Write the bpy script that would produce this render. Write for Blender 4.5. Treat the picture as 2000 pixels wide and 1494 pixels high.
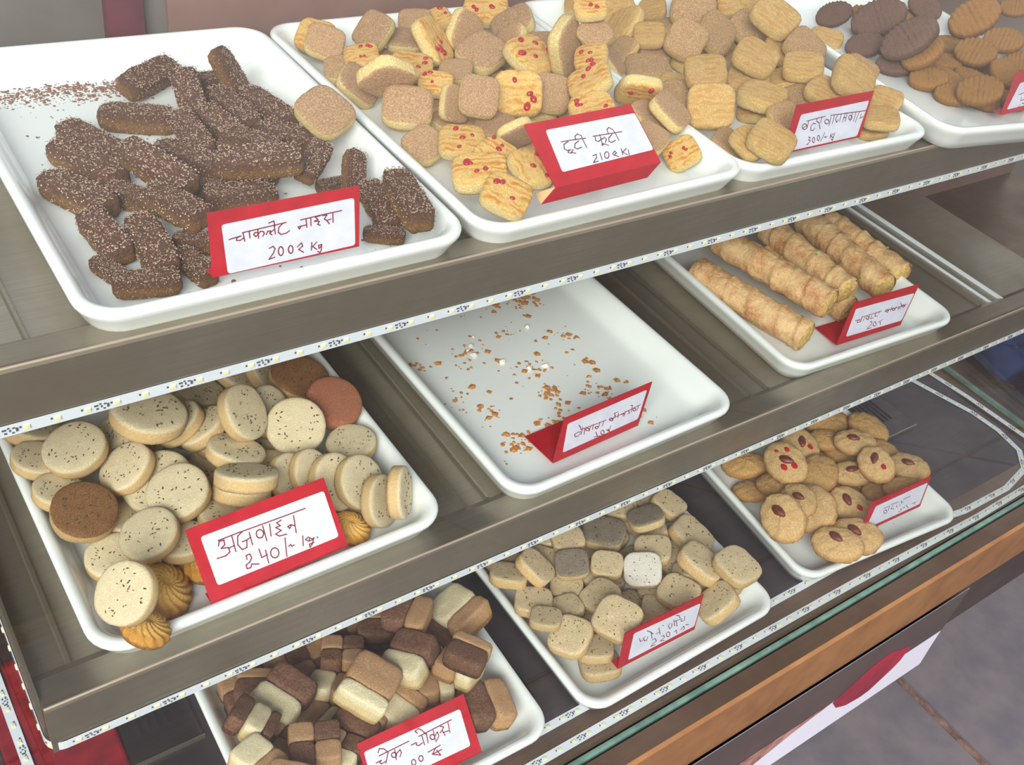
import bpy, bmesh, math, random
from mathutils import Vector, Matrix, noise
random.seed(7)
for o in list(bpy.data.objects): bpy.data.objects.remove(o)
SC = bpy.context.scene
COL = SC.collection

# ---------------------------------------------------------------- camera, world, light, exposure
cam_d = bpy.data.cameras.new('camera'); cam = bpy.data.objects.new('camera', cam_d); COL.objects.link(cam)
RM = [[0.81314, 0.264784, -0.518356], [-0.559557, 0.60086, -0.570844], [0.160309, 0.754226, 0.636746]]
cam.matrix_world = Matrix.Translation((-0.05823, -0.46371, 0.42467)) @ Matrix(RM).to_4x4()
cam_d.sensor_width = 36.0; cam_d.lens = 35.5842; cam_d.clip_start = 0.02; cam_d.clip_end = 60
SC.camera = cam
SC.view_settings.view_transform = 'Standard'; SC.view_settings.look = 'None'
SC.view_settings.gamma = 1.0; SC.view_settings.use_curve_mapping = False
SC.view_settings.exposure = 0.22

wd = bpy.data.worlds.new('street daylight'); SC.world = wd; wd.use_nodes = True
wn = wd.node_tree.nodes; wl = wd.node_tree.links; wn.clear()
w_out = wn.new('ShaderNodeOutputWorld'); w_bg = wn.new('ShaderNodeBackground')
w_tc = wn.new('ShaderNodeTexCoord'); w_sep = wn.new('ShaderNodeSeparateXYZ'); w_r = wn.new('ShaderNodeValToRGB')
w_m = wn.new('ShaderNodeMapRange')
wl.new(w_tc.outputs['Generated'], w_sep.inputs[0]); wl.new(w_sep.outputs['Z'], w_m.inputs['Value'])
w_m.inputs['From Min'].default_value = -1; w_m.inputs['From Max'].default_value = 1
cr = w_r.color_ramp
cr.elements[0].position = 0.0; cr.elements[0].color = (0.14, 0.12, 0.11, 1)
cr.elements[1].position = 1.0; cr.elements[1].color = (0.80, 0.88, 1.0, 1)
for pos, c in ((0.42, (0.20, 0.17, 0.16, 1)), (0.51, (0.76, 0.68, 0.66, 1)), (0.66, (0.92, 0.90, 0.92, 1))):
    e = cr.elements.new(pos); e.color = c
wl.new(w_m.outputs[0], w_r.inputs[0]); wl.new(w_r.outputs[0], w_bg.inputs['Color']); w_bg.inputs['Strength'].default_value = 0.8
wl.new(w_bg.outputs[0], w_out.inputs[0])

def area(name, loc, target, sx, sy, power, color):
    d = bpy.data.lights.new(name, 'AREA'); d.shape = 'RECTANGLE'; d.size = sx; d.size_y = sy; d.energy = power; d.color = color
    o = bpy.data.objects.new(name, d); COL.objects.link(o); o.location = loc
    o.rotation_euler = (Vector(target) - Vector(loc)).to_track_quat('-Z', 'Y').to_euler(); return o
area('street daylight opening', (-1.5, -1.9, 1.7), (0.4, 0, -0.1), 1.8, 1.3, 160, (1.0, 0.97, 0.92))

# ---------------------------------------------------------------- materials
def srgb(r, g, b):
    f = lambda c: (c / 255 / 12.92) if c / 255 <= 0.04045 else ((c / 255 + 0.055) / 1.055) ** 2.4
    return (f(r), f(g), f(b), 1)
class M:
    def __init__(s, name, rough=0.6, metal=0.0, spec=0.5):
        s.m = bpy.data.materials.new(name); s.m.use_nodes = True
        s.t = s.m.node_tree; s.n = s.t.nodes; s.b = s.n['Principled BSDF']
        s.b.inputs['Roughness'].default_value = rough; s.b.inputs['Metallic'].default_value = metal
        s.b.inputs['Specular IOR Level'].default_value = spec
        s.tc = s.n.new('ShaderNodeTexCoord')
    def link(s, a, b): s.t.links.new(a, b)
    def col(s, v):
        if isinstance(v, tuple): s.b.inputs['Base Color'].default_value = v
        else: s.link(v, s.b.inputs['Base Color'])
        return s
    def mapping(s, scale=(1, 1, 1), rot=(0, 0, 0)):
        mp = s.n.new('ShaderNodeMapping'); mp.inputs['Scale'].default_value = scale; mp.inputs['Rotation'].default_value = rot
        oi = s.n.new('ShaderNodeObjectInfo'); mul = s.n.new('ShaderNodeMath'); mul.operation = 'MULTIPLY'; mul.inputs[1].default_value = 37.0
        s.link(oi.outputs['Random'], mul.inputs[0]); s.link(mul.outputs[0], mp.inputs['Location'])
        s.link(s.tc.outputs['Object'], mp.inputs['Vector']); return mp.outputs[0]
    def noise(s, scale, detail=3, rough=0.6, vec=None, lo=0.35, hi=0.65):
        n = s.n.new('ShaderNodeTexNoise'); n.inputs['Scale'].default_value = scale; n.inputs['Detail'].default_value = detail
        n.inputs['Roughness'].default_value = rough; s.link(vec or s.mapping(), n.inputs['Vector'])
        r = s.n.new('ShaderNodeMapRange'); r.inputs['From Min'].default_value = lo; r.inputs['From Max'].default_value = hi
        s.link(n.outputs['Fac'], r.inputs['Value']); return r.outputs[0]
    def mix(s, f, a, b):
        x = s.n.new('ShaderNodeMix'); x.data_type = 'RGBA'
        for sock, v in ((x.inputs[0], f), (x.inputs[6], a), (x.inputs[7], b)):
            if isinstance(v, (tuple, float, int)): sock.default_value = v
            else: s.link(v, sock)
        return x.outputs[2]
    def math(s, op, a, b=0.0, clamp=False):
        x = s.n.new('ShaderNodeMath'); x.operation = op; x.use_clamp = clamp
        for i, v in enumerate((a, b)):
            if isinstance(v, (float, int)): x.inputs[i].default_value = v
            else: s.link(v, x.inputs[i])
        return x.outputs[0]
    def zmask(s, lo, hi, axis='Z'):
        sp = s.n.new('ShaderNodeSeparateXYZ'); s.link(s.tc.outputs['Object'], sp.inputs[0])
        r = s.n.new('ShaderNodeMapRange'); r.inputs['From Min'].default_value = lo; r.inputs['From Max'].default_value = hi
        s.link(sp.outputs[axis], r.inputs['Value']); return r.outputs[0]
    def bump(s, h, strength=0.3, dist=0.001):
        b = s.n.new('ShaderNodeBump'); b.inputs['Strength'].default_value = strength; b.inputs['Distance'].default_value = dist
        s.link(h, b.inputs['Height']); s.link(b.outputs[0], s.b.inputs['Normal']); return s

def cookie_mat(name, top, rim, under, glaze=None, grain=900.0, var=0.12, speck=0.3, wav=0.0):
    m = M(name, 0.75, 0, 0.25)
    a = m.noise(grain, 4, 0.7, None, 0.42, 0.60); b = m.noise(160, 3)
    zt = m.zmask(0.0028, 0.0046); zb = m.zmask(-0.0030, -0.0048)
    c = m.mix(zt, rim, top); c = m.mix(zb, c, under)
    dk = m.n.new('ShaderNodeMix'); dk.data_type = 'RGBA'; dk.blend_type = 'MULTIPLY'
    f = m.math('MULTIPLY', a, m.math('ADD', m.math('MULTIPLY', zb, 0.35), speck)); m.link(f, dk.inputs[0]); m.link(c, dk.inputs[6]); dk.inputs[7].default_value = (0.52, 0.40, 0.30, 1)
    c = dk.outputs[2]
    if glaze:
        w = m.n.new('ShaderNodeTexWave'); w.inputs['Scale'].default_value = 55; w.inputs['Distortion'].default_value = 5.5; w.inputs['Detail'].default_value = 2
        w.inputs['Detail Scale'].default_value = 2.5; w.bands_direction = 'Y'
        m.link(m.mapping(), w.inputs['Vector'])
        g = m.math('MULTIPLY', m.math('MULTIPLY', w.outputs['Fac'], zt), m.noise(90, 2, 0.5, None, 0.35, 0.6), True); c = m.mix(g, c, glaze)
    pt = m.math('MULTIPLY', b, var); c = m.mix(pt, c, tuple(x * 0.62 for x in rim[:3]) + (1,))
    oi = m.n.new('ShaderNodeObjectInfo'); hv = m.n.new('ShaderNodeHueSaturation')
    vv = m.math('ADD', m.math('MULTIPLY', oi.outputs['Random'], 0.22), 0.88); m.link(vv, hv.inputs['Value']); m.link(c, hv.inputs['Color'])
    m.col(hv.outputs[0]); m.bump(a, 0.55, 0.0009); return m.m

MAT = {}
MAT['sq'] = cookie_mat('tutti frutti shortbread', srgb(236, 196, 120), srgb(238, 214, 150), srgb(196, 158, 122), srgb(205, 130, 50), speck=0.45)
MAT['bt'] = cookie_mat('butter shortbread', srgb(214, 176, 114), srgb(228, 196, 130), srgb(196, 158, 118), srgb(190, 138, 74), speck=0.55, var=0.3)
MAT['rd'] = cookie_mat('seeded round biscuit', srgb(232, 216, 180), srgb(222, 190, 138), srgb(206, 168, 116), grain=1100, speck=0.25)
MAT['rdb'] = cookie_mat('toasted round biscuit', srgb(232, 216, 180), srgb(218, 184, 130), srgb(146, 104, 70), grain=1100, speck=0.5)
MAT['rdr'] = cookie_mat('reddish round biscuit', srgb(168, 108, 84), srgb(184, 130, 92), srgb(150, 90, 60), speck=0.5)
MAT['as'] = cookie_mat('seeded square biscuit', srgb(226, 204, 164), srgb(220, 188, 134), srgb(200, 166, 122), speck=0.35)
MAT['asg'] = cookie_mat('grey topped square biscuit', srgb(150, 138, 122), srgb(226, 200, 148), srgb(170, 150, 120), speck=0.5)
MAT['asw'] = cookie_mat('square biscuit with painted sun patch', srgb(246, 240, 226), srgb(228, 204, 164), srgb(200, 166, 122), speck=0.1)  # near-white top: a patch of sun painted into the biscuit colour
MAT['alm'] = cookie_mat('almond biscuit', srgb(224, 186, 130), srgb(212, 166, 104), srgb(190, 140, 84), grain=600, speck=0.4)
MAT['alp'] = cookie_mat('plain oval biscuit', srgb(210, 166, 104), srgb(200, 148, 86), srgb(182, 130, 74), grain=600, speck=0.45)
MAT['rid'] = cookie_mat('ridged golden biscuit', srgb(164, 120, 66), srgb(150, 106, 56), srgb(132, 90, 48), speck=0.45)
MAT['dk'] = cookie_mat('ridged cocoa biscuit', srgb(120, 92, 80), srgb(104, 78, 66), srgb(90, 66, 56), speck=0.55)
MAT['ros'] = cookie_mat('swirl biscuit', srgb(232, 182, 96), srgb(216, 156, 70), srgb(190, 130, 60), grain=700, speck=0.25)
MAT['cream'] = cookie_mat('cream dough', srgb(240, 226, 188), srgb(236, 214, 164), srgb(226, 196, 140), speck=0.25)
MAT['tan'] = cookie_mat('tan dough', srgb(190, 150, 112), srgb(200, 158, 108), srgb(170, 126, 82), speck=0.45)
MAT['cocoa'] = cookie_mat('cocoa dough', srgb(126, 92, 72), srgb(122, 88, 68), srgb(96, 66, 50), grain=500, speck=0.65)
m = M('chocolate bar dough', 0.7, 0, 0.3)
a = m.noise(800, 4, 0.7); zt = m.zmask(-0.001, 0.004)
c = m.mix(a, srgb(122, 86, 66), srgb(80, 52, 40)); sd = m.mix(a, srgb(158, 116, 68), srgb(112, 76, 44)); c = m.mix(zt, sd, c)
m.col(c); m.bump(a, 0.8, 0.0012); MAT['bar'] = m.m
m = M('brown sugar crystals', 0.3, 0, 0.6); m.col(m.mix(m.noise(1500, 1), srgb(186, 160, 140), srgb(112, 80, 62))); MAT['sugar'] = m.m
def simple(name, c, rough=0.5, metal=0.0, spec=0.5, c2=None, sc=30.0, bump=0.0, coat=0.0):
    m = M(name, rough, metal, spec)
    if c2:
        n = m.noise(sc, 4); m.col(m.mix(n, c, c2))
        if bump: m.bump(n, bump, 0.0006)
    else:
        n = m.noise(sc, 2); m.col(m.mix(m.math('MULTIPLY', n, 0.10), c, tuple(x * 0.8 for x in c[:3]) + (1,)))
    if coat: m.b.inputs['Coat Weight'].default_value = coat; m.b.inputs['Coat Roughness'].default_value = 0.06
    return m.m
MAT['melamine'] = simple('white melamine', srgb(232, 236, 234), 0.2, 0, 0.5, None, 20, coat=0.5)
MAT['card'] = simple('red card', srgb(186, 22, 40), 0.5, 0, 0.35, srgb(168, 18, 34), 60)
MAT['cardedge'] = simple('raw card edge', srgb(226, 190, 140), 0.8)
MAT['sticker'] = simple('white paper label', srgb(218, 218, 230), 0.6, 0, 0.3, srgb(204, 206, 222), 70)
MAT['ink'] = simple('maroon ink', srgb(138, 40, 58), 0.6)
MAT['ink2'] = simple('brown violet ink', srgb(110, 60, 84), 0.6)
MAT['led_tape'] = simple('white strip tape', srgb(212, 218, 226), 0.35, 0, 0.5)
MAT['led'] = simple('yellow phosphor chip', srgb(232, 226, 150), 0.3, 0, 0.5)
MAT['ledbody'] = simple('led body', srgb(226, 222, 196), 0.3, 0, 0.5)
MAT['solder'] = simple('black resistor', srgb(84, 84, 92), 0.4)
MAT['seed'] = simple('carom seed', srgb(96, 84, 48), 0.7, 0, 0.3, srgb(60, 52, 34), 900)
MAT['candied'] = simple('candied red fruit', srgb(188, 30, 48), 0.22, 0, 0.6, srgb(140, 16, 36), 500)
MAT['reddye'] = simple('red food dye', srgb(196, 20, 30), 0.5, 0, 0.3, srgb(160, 14, 24), 500)
MAT['almond'] = simple('roasted almond', srgb(126, 58, 38), 0.35, 0, 0.5, srgb(88, 34, 24), 260, 0.4)
def steel(name, c, rough, c2):
    m = M(name, rough, 0.85, 0.5)
    v = m.mapping((0.6, 26, 26)); n = m.noise(22, 3, 0.6, v); n2 = m.noise(7, 4, 0.6)
    m.col(m.mix(n2, m.mix(n, c, tuple(x * 0.86 for x in c[:3]) + (1,)), c2)); 
    r = m.n.new('ShaderNodeMapRange'); r.inputs['To Min'].default_value = rough - 0.07; r.inputs['To Max'].default_value = rough + 0.1
    m.link(n2, r.inputs['Value']); m.link(r.outputs[0], m.b.inputs['Roughness']); return m.m
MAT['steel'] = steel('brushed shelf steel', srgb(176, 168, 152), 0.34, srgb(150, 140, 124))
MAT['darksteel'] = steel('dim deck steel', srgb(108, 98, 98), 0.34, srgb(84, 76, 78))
MAT['brownmetal'] = steel('brown frame metal', srgb(140, 116, 98), 0.42, srgb(112, 90, 78))
MAT['edge'] = simple('crease highlight metal', srgb(196, 176, 156), 0.4, 0.6)  # lighter tone stands for the highlight along the shelf crease
MAT['lip'] = simple('copper brown edge laminate', srgb(158, 112, 68), 0.45, 0.15, 0.5, srgb(138, 94, 58), 24)
MAT['panel'] = simple('dark front panel', srgb(74, 62, 60), 0.6, 0, 0.4, srgb(62, 52, 52), 12)
MAT['backwall'] = simple('brownish back board', srgb(136, 106, 98), 0.6, 0, 0.4, srgb(120, 92, 84), 9)
MAT['greypanel'] = simple('grey back panel', srgb(112, 106, 100), 0.55, 0, 0.4, srgb(98, 92, 88), 8)
MAT['maroon'] = simple('maroon post paint', srgb(104, 48, 58), 0.5, 0, 0.4, srgb(84, 38, 50), 30)
MAT['redcloth'] = simple('red cloth', srgb(138, 26, 36), 0.85, 0, 0.2, srgb(110, 20, 30), 60)
MAT['blue'] = simple('blue cloth', srgb(50, 66, 116), 0.8, 0, 0.2, srgb(38, 52, 96), 20)
MAT['black'] = simple('vent slot black', srgb(24, 22, 22), 0.7)
MAT['tile'] = simple('grey floor tile', srgb(116, 108, 110), 0.6, 0, 0.4, srgb(100, 96, 102), 14, 0.2)
MAT['grout'] = simple('worn cement joint', srgb(138, 112, 100), 0.9, 0, 0.2, srgb(92, 72, 68), 55, 0.6)
MAT['crumb'] = simple('pastry crumb', srgb(208, 148, 84), 0.8, 0, 0.2, srgb(168, 104, 52), 300)
MAT['crumbw'] = simple('white cream crumb', srgb(236, 232, 220), 0.7)
MAT['cocoadust'] = simple('cocoa crumb', srgb(120, 84, 66), 0.8, 0, 0.2, srgb(150, 104, 84), 300)
MAT['paper'] = simple('glossy poster paper', srgb(226, 226, 240), 0.35)
MAT['prred'] = simple('red printed area', srgb(176, 20, 56), 0.35, 0, 0.5, srgb(120, 26, 50), 12)
MAT['posterdark'] = simple('dark poster area', srgb(84, 70, 66), 0.35, 0, 0.5, srgb(76, 62, 60), 12)
MAT['prbrown'] = simple('printed pastry picture', srgb(186, 140, 128), 0.35, 0, 0.5, srgb(120, 60, 60), 40)
m = M('baked pastry roll', 0.55, 0, 0.4)
n1 = m.noise(48, 4, 0.65); n2 = m.noise(420, 4, 0.7); 
c = m.mix(n1, srgb(226, 188, 132), srgb(180, 108, 50)); c = m.mix(m.math('MULTIPLY', n2, 0.4), c, srgb(240, 216, 172)); m.col(c); m.bump(n2, 0.5, 0.001); MAT['roll'] = m.m
MAT['filling'] = simple('cream filling', srgb(232, 200, 120), 0.7, 0, 0.3, srgb(190, 150, 90), 400, 0.8)
MAT['pistachio'] = simple('pistachio bit', srgb(130, 160, 60), 0.6)
# real window glass: clear, with mirror reflections rising towards grazing angles
gm = bpy.data.materials.new('display glass'); gm.use_nodes = True; gn = gm.node_tree.nodes; gl = gm.node_tree.links; gn.clear()
go = gn.new('ShaderNodeOutputMaterial'); gx = gn.new('ShaderNodeMixShader'); gt = gn.new('ShaderNodeBsdfTransparent'); gg = gn.new('ShaderNodeBsdfGlossy')
gw = gn.new('ShaderNodeLayerWeight'); gp5 = gn.new('ShaderNodeMath'); gp5.operation = 'POWER'; gp5.inputs[1].default_value = 5.0; gw.inputs['Blend'].default_value = 0.5; gl.new(gw.outputs['Facing'], gp5.inputs[0])
gf = gn.new('ShaderNodeMath'); gf.operation = 'MULTIPLY_ADD'; gf.inputs[1].default_value = 0.95; gf.inputs[2].default_value = 0.058; gl.new(gp5.outputs[0], gf.inputs[0]); gg.inputs['Roughness'].default_value = 0.0
gt.inputs['Color'].default_value = (0.965, 0.98, 0.972, 1)
gl.new(gf.outputs[0], gx.inputs[0]); gl.new(gt.outputs[0], gx.inputs[1]); gl.new(gg.outputs[0], gx.inputs[2]); gl.new(gx.outputs[0], go.inputs[0])
MAT['glass'] = gm
MAT['glassedge'] = simple('green glass edge', srgb(112, 142, 128), 0.25, 0, 0.6, srgb(80, 106, 98), 30)

# ---------------------------------------------------------------- helpers
def mesh(name, verts, faces, mat, smooth=False):
    me = bpy.data.meshes.new(name); me.from_pydata([tuple(v) for v in verts], [], faces); me.update()
    for mm in (mat if isinstance(mat, (list, tuple)) else [mat]): me.materials.append(mm)
    if smooth:
        for p in me.polygons: p.use_smooth = True
    return me
def obj(name, me, parent=None, mw=None):
    o = bpy.data.objects.new(name, me); COL.objects.link(o)
    if parent is not None: o.parent = parent
    if mw is not None:
        if parent is None: o.matrix_world = mw
        else: o.matrix_local = mw
    return o
def tag(o, label=None, cat=None, group=None, kind=None):
    if label: o['label'] = label
    if cat: o['category'] = cat
    if group: o['group'] = group
    if kind: o['kind'] = kind
    return o
def empty(name, loc=(0, 0, 0), mw=None):
    o = bpy.data.objects.new(name, None); COL.objects.link(o); o.empty_display_size = 0.01
    o.matrix_world = mw if mw is not None else Matrix.Translation(loc); return o
def box(lo, hi):
    x0, y0, z0 = lo; x1, y1, z1 = hi
    return ([(x0, y0, z0), (x1, y0, z0), (x1, y1, z0), (x0, y1, z0), (x0, y0, z1), (x1, y0, z1), (x1, y1, z1), (x0, y1, z1)],
            [(0, 3, 2, 1), (4, 5, 6, 7), (0, 1, 5, 4), (1, 2, 6, 5), (2, 3, 7, 6), (3, 0, 4, 7)])
def join(parts):
    V, Fc = [], []
    for v, f in parts:
        o = len(V); V += list(v); Fc += [tuple(i + o for i in q) for q in f]
    return V, Fc
def boxobj(name, lo, hi, mat, parent=None, bevel=0.0):
    me = mesh(name, *box(lo, hi), mat)
    if bevel:
        bm = bmesh.new(); bm.from_mesh(me); bmesh.ops.bevel(bm, geom=bm.edges[:], offset=bevel, segments=2, affect='EDGES'); bm.to_mesh(me); bm.free()
        for p in me.polygons: p.use_smooth = False
    return obj(name, me, parent)
def extrude_profile(prof, x0, x1):   # prof: closed (y,z) loop
    n = len(prof); V = [(x0, y, z) for y, z in prof] + [(x1, y, z) for y, z in prof]
    Fc = [(i, (i + 1) % n, n + (i + 1) % n, n + i) for i in range(n)] + [tuple(range(n))[::-1], tuple(range(n, 2 * n))]
    return V, Fc

# ---------------------------------------------------------------- setting
def S(o): return tag(o, kind='structure')
# floor of big tiles with worn joints
jx, jw = 1.24, 0.016
xs = [-2.6 + 0.0, jx - 1.2, jx, jx + 1.2, jx + 2.4]
fl = empty('floor', (0, 0, -0.95)); S(fl)
k = 0
for i in range(-3, 3):
    for j in range(-3, 3):
        x0 = jx + i * 0.6 + jw / 2; y0 = -0.55 + j * 0.6 + jw / 2
        t = boxobj('tile', (x0, y0, -0.02), (x0 + 0.6 - jw, y0 + 0.6 - jw, 0.0), MAT['tile'], fl, 0.001)
boxobj('joint_bed', (jx - 1.9, -2.5, -0.03), (jx + 1.9, 1.3, -0.004), MAT['grout'], fl)
# back boards of the case
bw = empty('wall_back', (0, 0.386, 0)); S(bw)
boxobj('grey_panel', (-0.30, 0, -0.40), (0.181, 0.01, 0.22), MAT['greypanel'], bw)
boxobj('post', (0.181, -0.012, -0.40), (0.211, 0.01, 0.22), MAT['maroon'], bw)
boxobj('pale_panel', (0.211, -0.002, -0.40), (0.233, 0.01, 0.22), MAT['greypanel'], bw)
boxobj('brown_board', (0.233, -0.006, -0.40), (1.9, 0.01, 0.22), MAT['backwall'], bw)

# three decks
def shelf(name, x0, x1, y0, sheet_z, strip_z, yb, label):
    e = empty(name, (0, 0, 0)); cz = strip_z + 0.0425
    prof = [(yb, sheet_z), (y0 + 0.034, sheet_z), (y0 + 0.0255, sheet_z + 0.0062), (y0 + 0.005, cz - 0.0008), (y0 + 0.0026, cz), (y0 + 0.0008, cz - 0.0008), (y0, cz - 0.0026),
            (y0, strip_z - 0.005), (y0 + 0.008, strip_z - 0.005), (y0 + 0.008, sheet_z - 0.003), (yb, sheet_z - 0.003)]
    o = obj('folded_sheet', mesh('folded_sheet', *extrude_profile(prof, x0, x1), MAT['steel']), e)
    tag(e, label, 'shelf')
    V, Fc = [], []
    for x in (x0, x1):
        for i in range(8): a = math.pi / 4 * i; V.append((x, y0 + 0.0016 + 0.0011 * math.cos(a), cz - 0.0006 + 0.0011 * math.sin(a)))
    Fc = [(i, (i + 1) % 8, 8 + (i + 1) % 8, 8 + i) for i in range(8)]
    obj('crease_highlight', mesh('crease_highlight', V, Fc, MAT['edge'], True), e)  # thin pale tube added to draw the highlight line on the crease
    return e
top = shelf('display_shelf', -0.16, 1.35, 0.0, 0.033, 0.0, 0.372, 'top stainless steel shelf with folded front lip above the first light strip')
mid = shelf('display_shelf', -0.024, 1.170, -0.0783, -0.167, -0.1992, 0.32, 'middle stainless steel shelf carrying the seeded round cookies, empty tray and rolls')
def ridge(parent, x, y0, y1, z, w=0.004, h=0.003, mat='steel'):
    prof = [(-w / 2, 0), (w / 2, 0), (w / 4, h), (-w / 4, h)]
    V = [(x + a, y0, z + b) for a, b in prof] + [(x + a, y1, z + b) for a, b in prof]
    Fc = [(i, (i + 1) % 4, 4 + (i + 1) % 4, 4 + i) for i in range(4)] + [(3, 2, 1, 0), (4, 5, 6, 7)]
    return obj('pressed_ridge', mesh('pressed_ridge', V, Fc, MAT[mat]), parent)
for x in (-0.001, 0.300, 0.322, 0.626, 0.652, 0.958, 1.012): ridge(mid, x, -0.045, 0.30, -0.167)
for x in (0.0, 0.022): ridge(top, x, 0.03, 0.365, 0.033)
boxobj('end_lip', (-0.0262, -0.069, -0.2035), (-0.0242, 0.30, -0.156), MAT['steel'], mid)
boxobj('end_lip', (1.0480, -0.055, -0.167), (1.0492, 0.30, -0.1625), MAT['led_tape'], mid)
boxobj('end_lip', (1.0285, -0.055, -0.167), (1.0295, 0.30, -0.1640), MAT['led_tape'], mid)

deck = empty('display_case_base', (0, 0, 0))
tag(deck, 'counter base with steel deck, brown front edge and dark panel under all the shelves', 'counter')
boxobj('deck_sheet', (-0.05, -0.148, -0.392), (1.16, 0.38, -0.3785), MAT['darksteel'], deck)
prof = [(-0.148, -0.3782), (-0.186, -0.3782), (-0.186, -0.386), (-0.196, -0.386), (-0.196, -0.3775), (-0.2155, -0.3735), (-0.2185, -0.376), (-0.2195, -0.457), (-0.2050, -0.457), (-0.2050, -0.40), (-0.148, -0.40)]
obj('front_frame', mesh('front_frame', *extrude_profile(prof[:6] + [(-0.2155, -0.39), (-0.148, -0.39)], -0.4, 1.9), MAT['brownmetal']), deck)
obj('edge_band', mesh('edge_band', *extrude_profile([(-0.2155, -0.3735), (-0.2190, -0.3765), (-0.2200, -0.457), (-0.2060, -0.457), (-0.2060, -0.392), (-0.2155, -0.390)], -0.4, 1.9), MAT['lip']), deck)
boxobj('front_panel', (-0.4, -0.2135, -0.572), (1.9, -0.2035, -0.4575), MAT['panel'], deck)
boxobj('right_sill', (1.16, -0.148, -0.392), (1.9, 0.38, -0.3812), MAT['brownmetal'], deck)
boxobj('left_sill', (-0.4, -0.148, -0.394), (-0.05, 0.38, -0.3815), MAT['brownmetal'], deck)
ridge(deck, 0.363, -0.12, 0.40, -0.3785, 0.003, 0.0015, 'darksteel')
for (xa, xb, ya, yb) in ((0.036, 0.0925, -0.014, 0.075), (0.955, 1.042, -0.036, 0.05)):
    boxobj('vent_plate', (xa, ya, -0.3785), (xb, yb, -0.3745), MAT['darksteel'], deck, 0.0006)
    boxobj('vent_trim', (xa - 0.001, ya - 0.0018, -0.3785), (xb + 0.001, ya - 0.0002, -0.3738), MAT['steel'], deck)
    n = int((xb - xa - 0.02) / 0.0075)
    for i in range(n):
        x = xa + 0.010 + i * 0.0075
        boxobj('vent_slot', (x, ya + 0.022, -0.3746), (x + 0.0035, yb - 0.006, -0.3741), MAT['black'], deck)

# glass panes
gp = empty('glass_front', (0, 0, 0)); S(gp)
sl = 0.28
def gpoint(z, off=0): return (-0.191 + off + sl * (z + 0.378), z)
a0, a1 = gpoint(-0.384), gpoint(0.62)
obj('pane', mesh('pane', *extrude_profile([a0, a1, (a1[0] + 0.005, a1[1] - 0.002), (a0[0] + 0.005, a0[1])], -0.6, 1.9), MAT['glass']), gp)
boxobj('green_bottom_edge', (-0.4, -0.1935, -0.3858), (1.9, -0.1885, -0.3765), MAT['glassedge'], gp)
ge = empty('glass_right_end', (0, 0, 0)); S(ge)
V = [(1.195, -0.172, -0.3811), (1.195, 0.378, -0.3811), (1.195, 0.378, 0.02), (1.195, -0.02, 0.02)]
obj('pane', mesh('pane', V + [(x + 0.005, y, z) for x, y, z in V], [(0, 1, 2, 3), (7, 6, 5, 4), (0, 4, 5, 1), (1, 5, 6, 2), (2, 6, 7, 3), (3, 7, 4, 0)], MAT['glass']), ge)
boxobj('green_bottom_edge', (1.1945, -0.172, -0.3811), (1.2005, 0.378, -0.376), MAT['glassedge'], ge)

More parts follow.
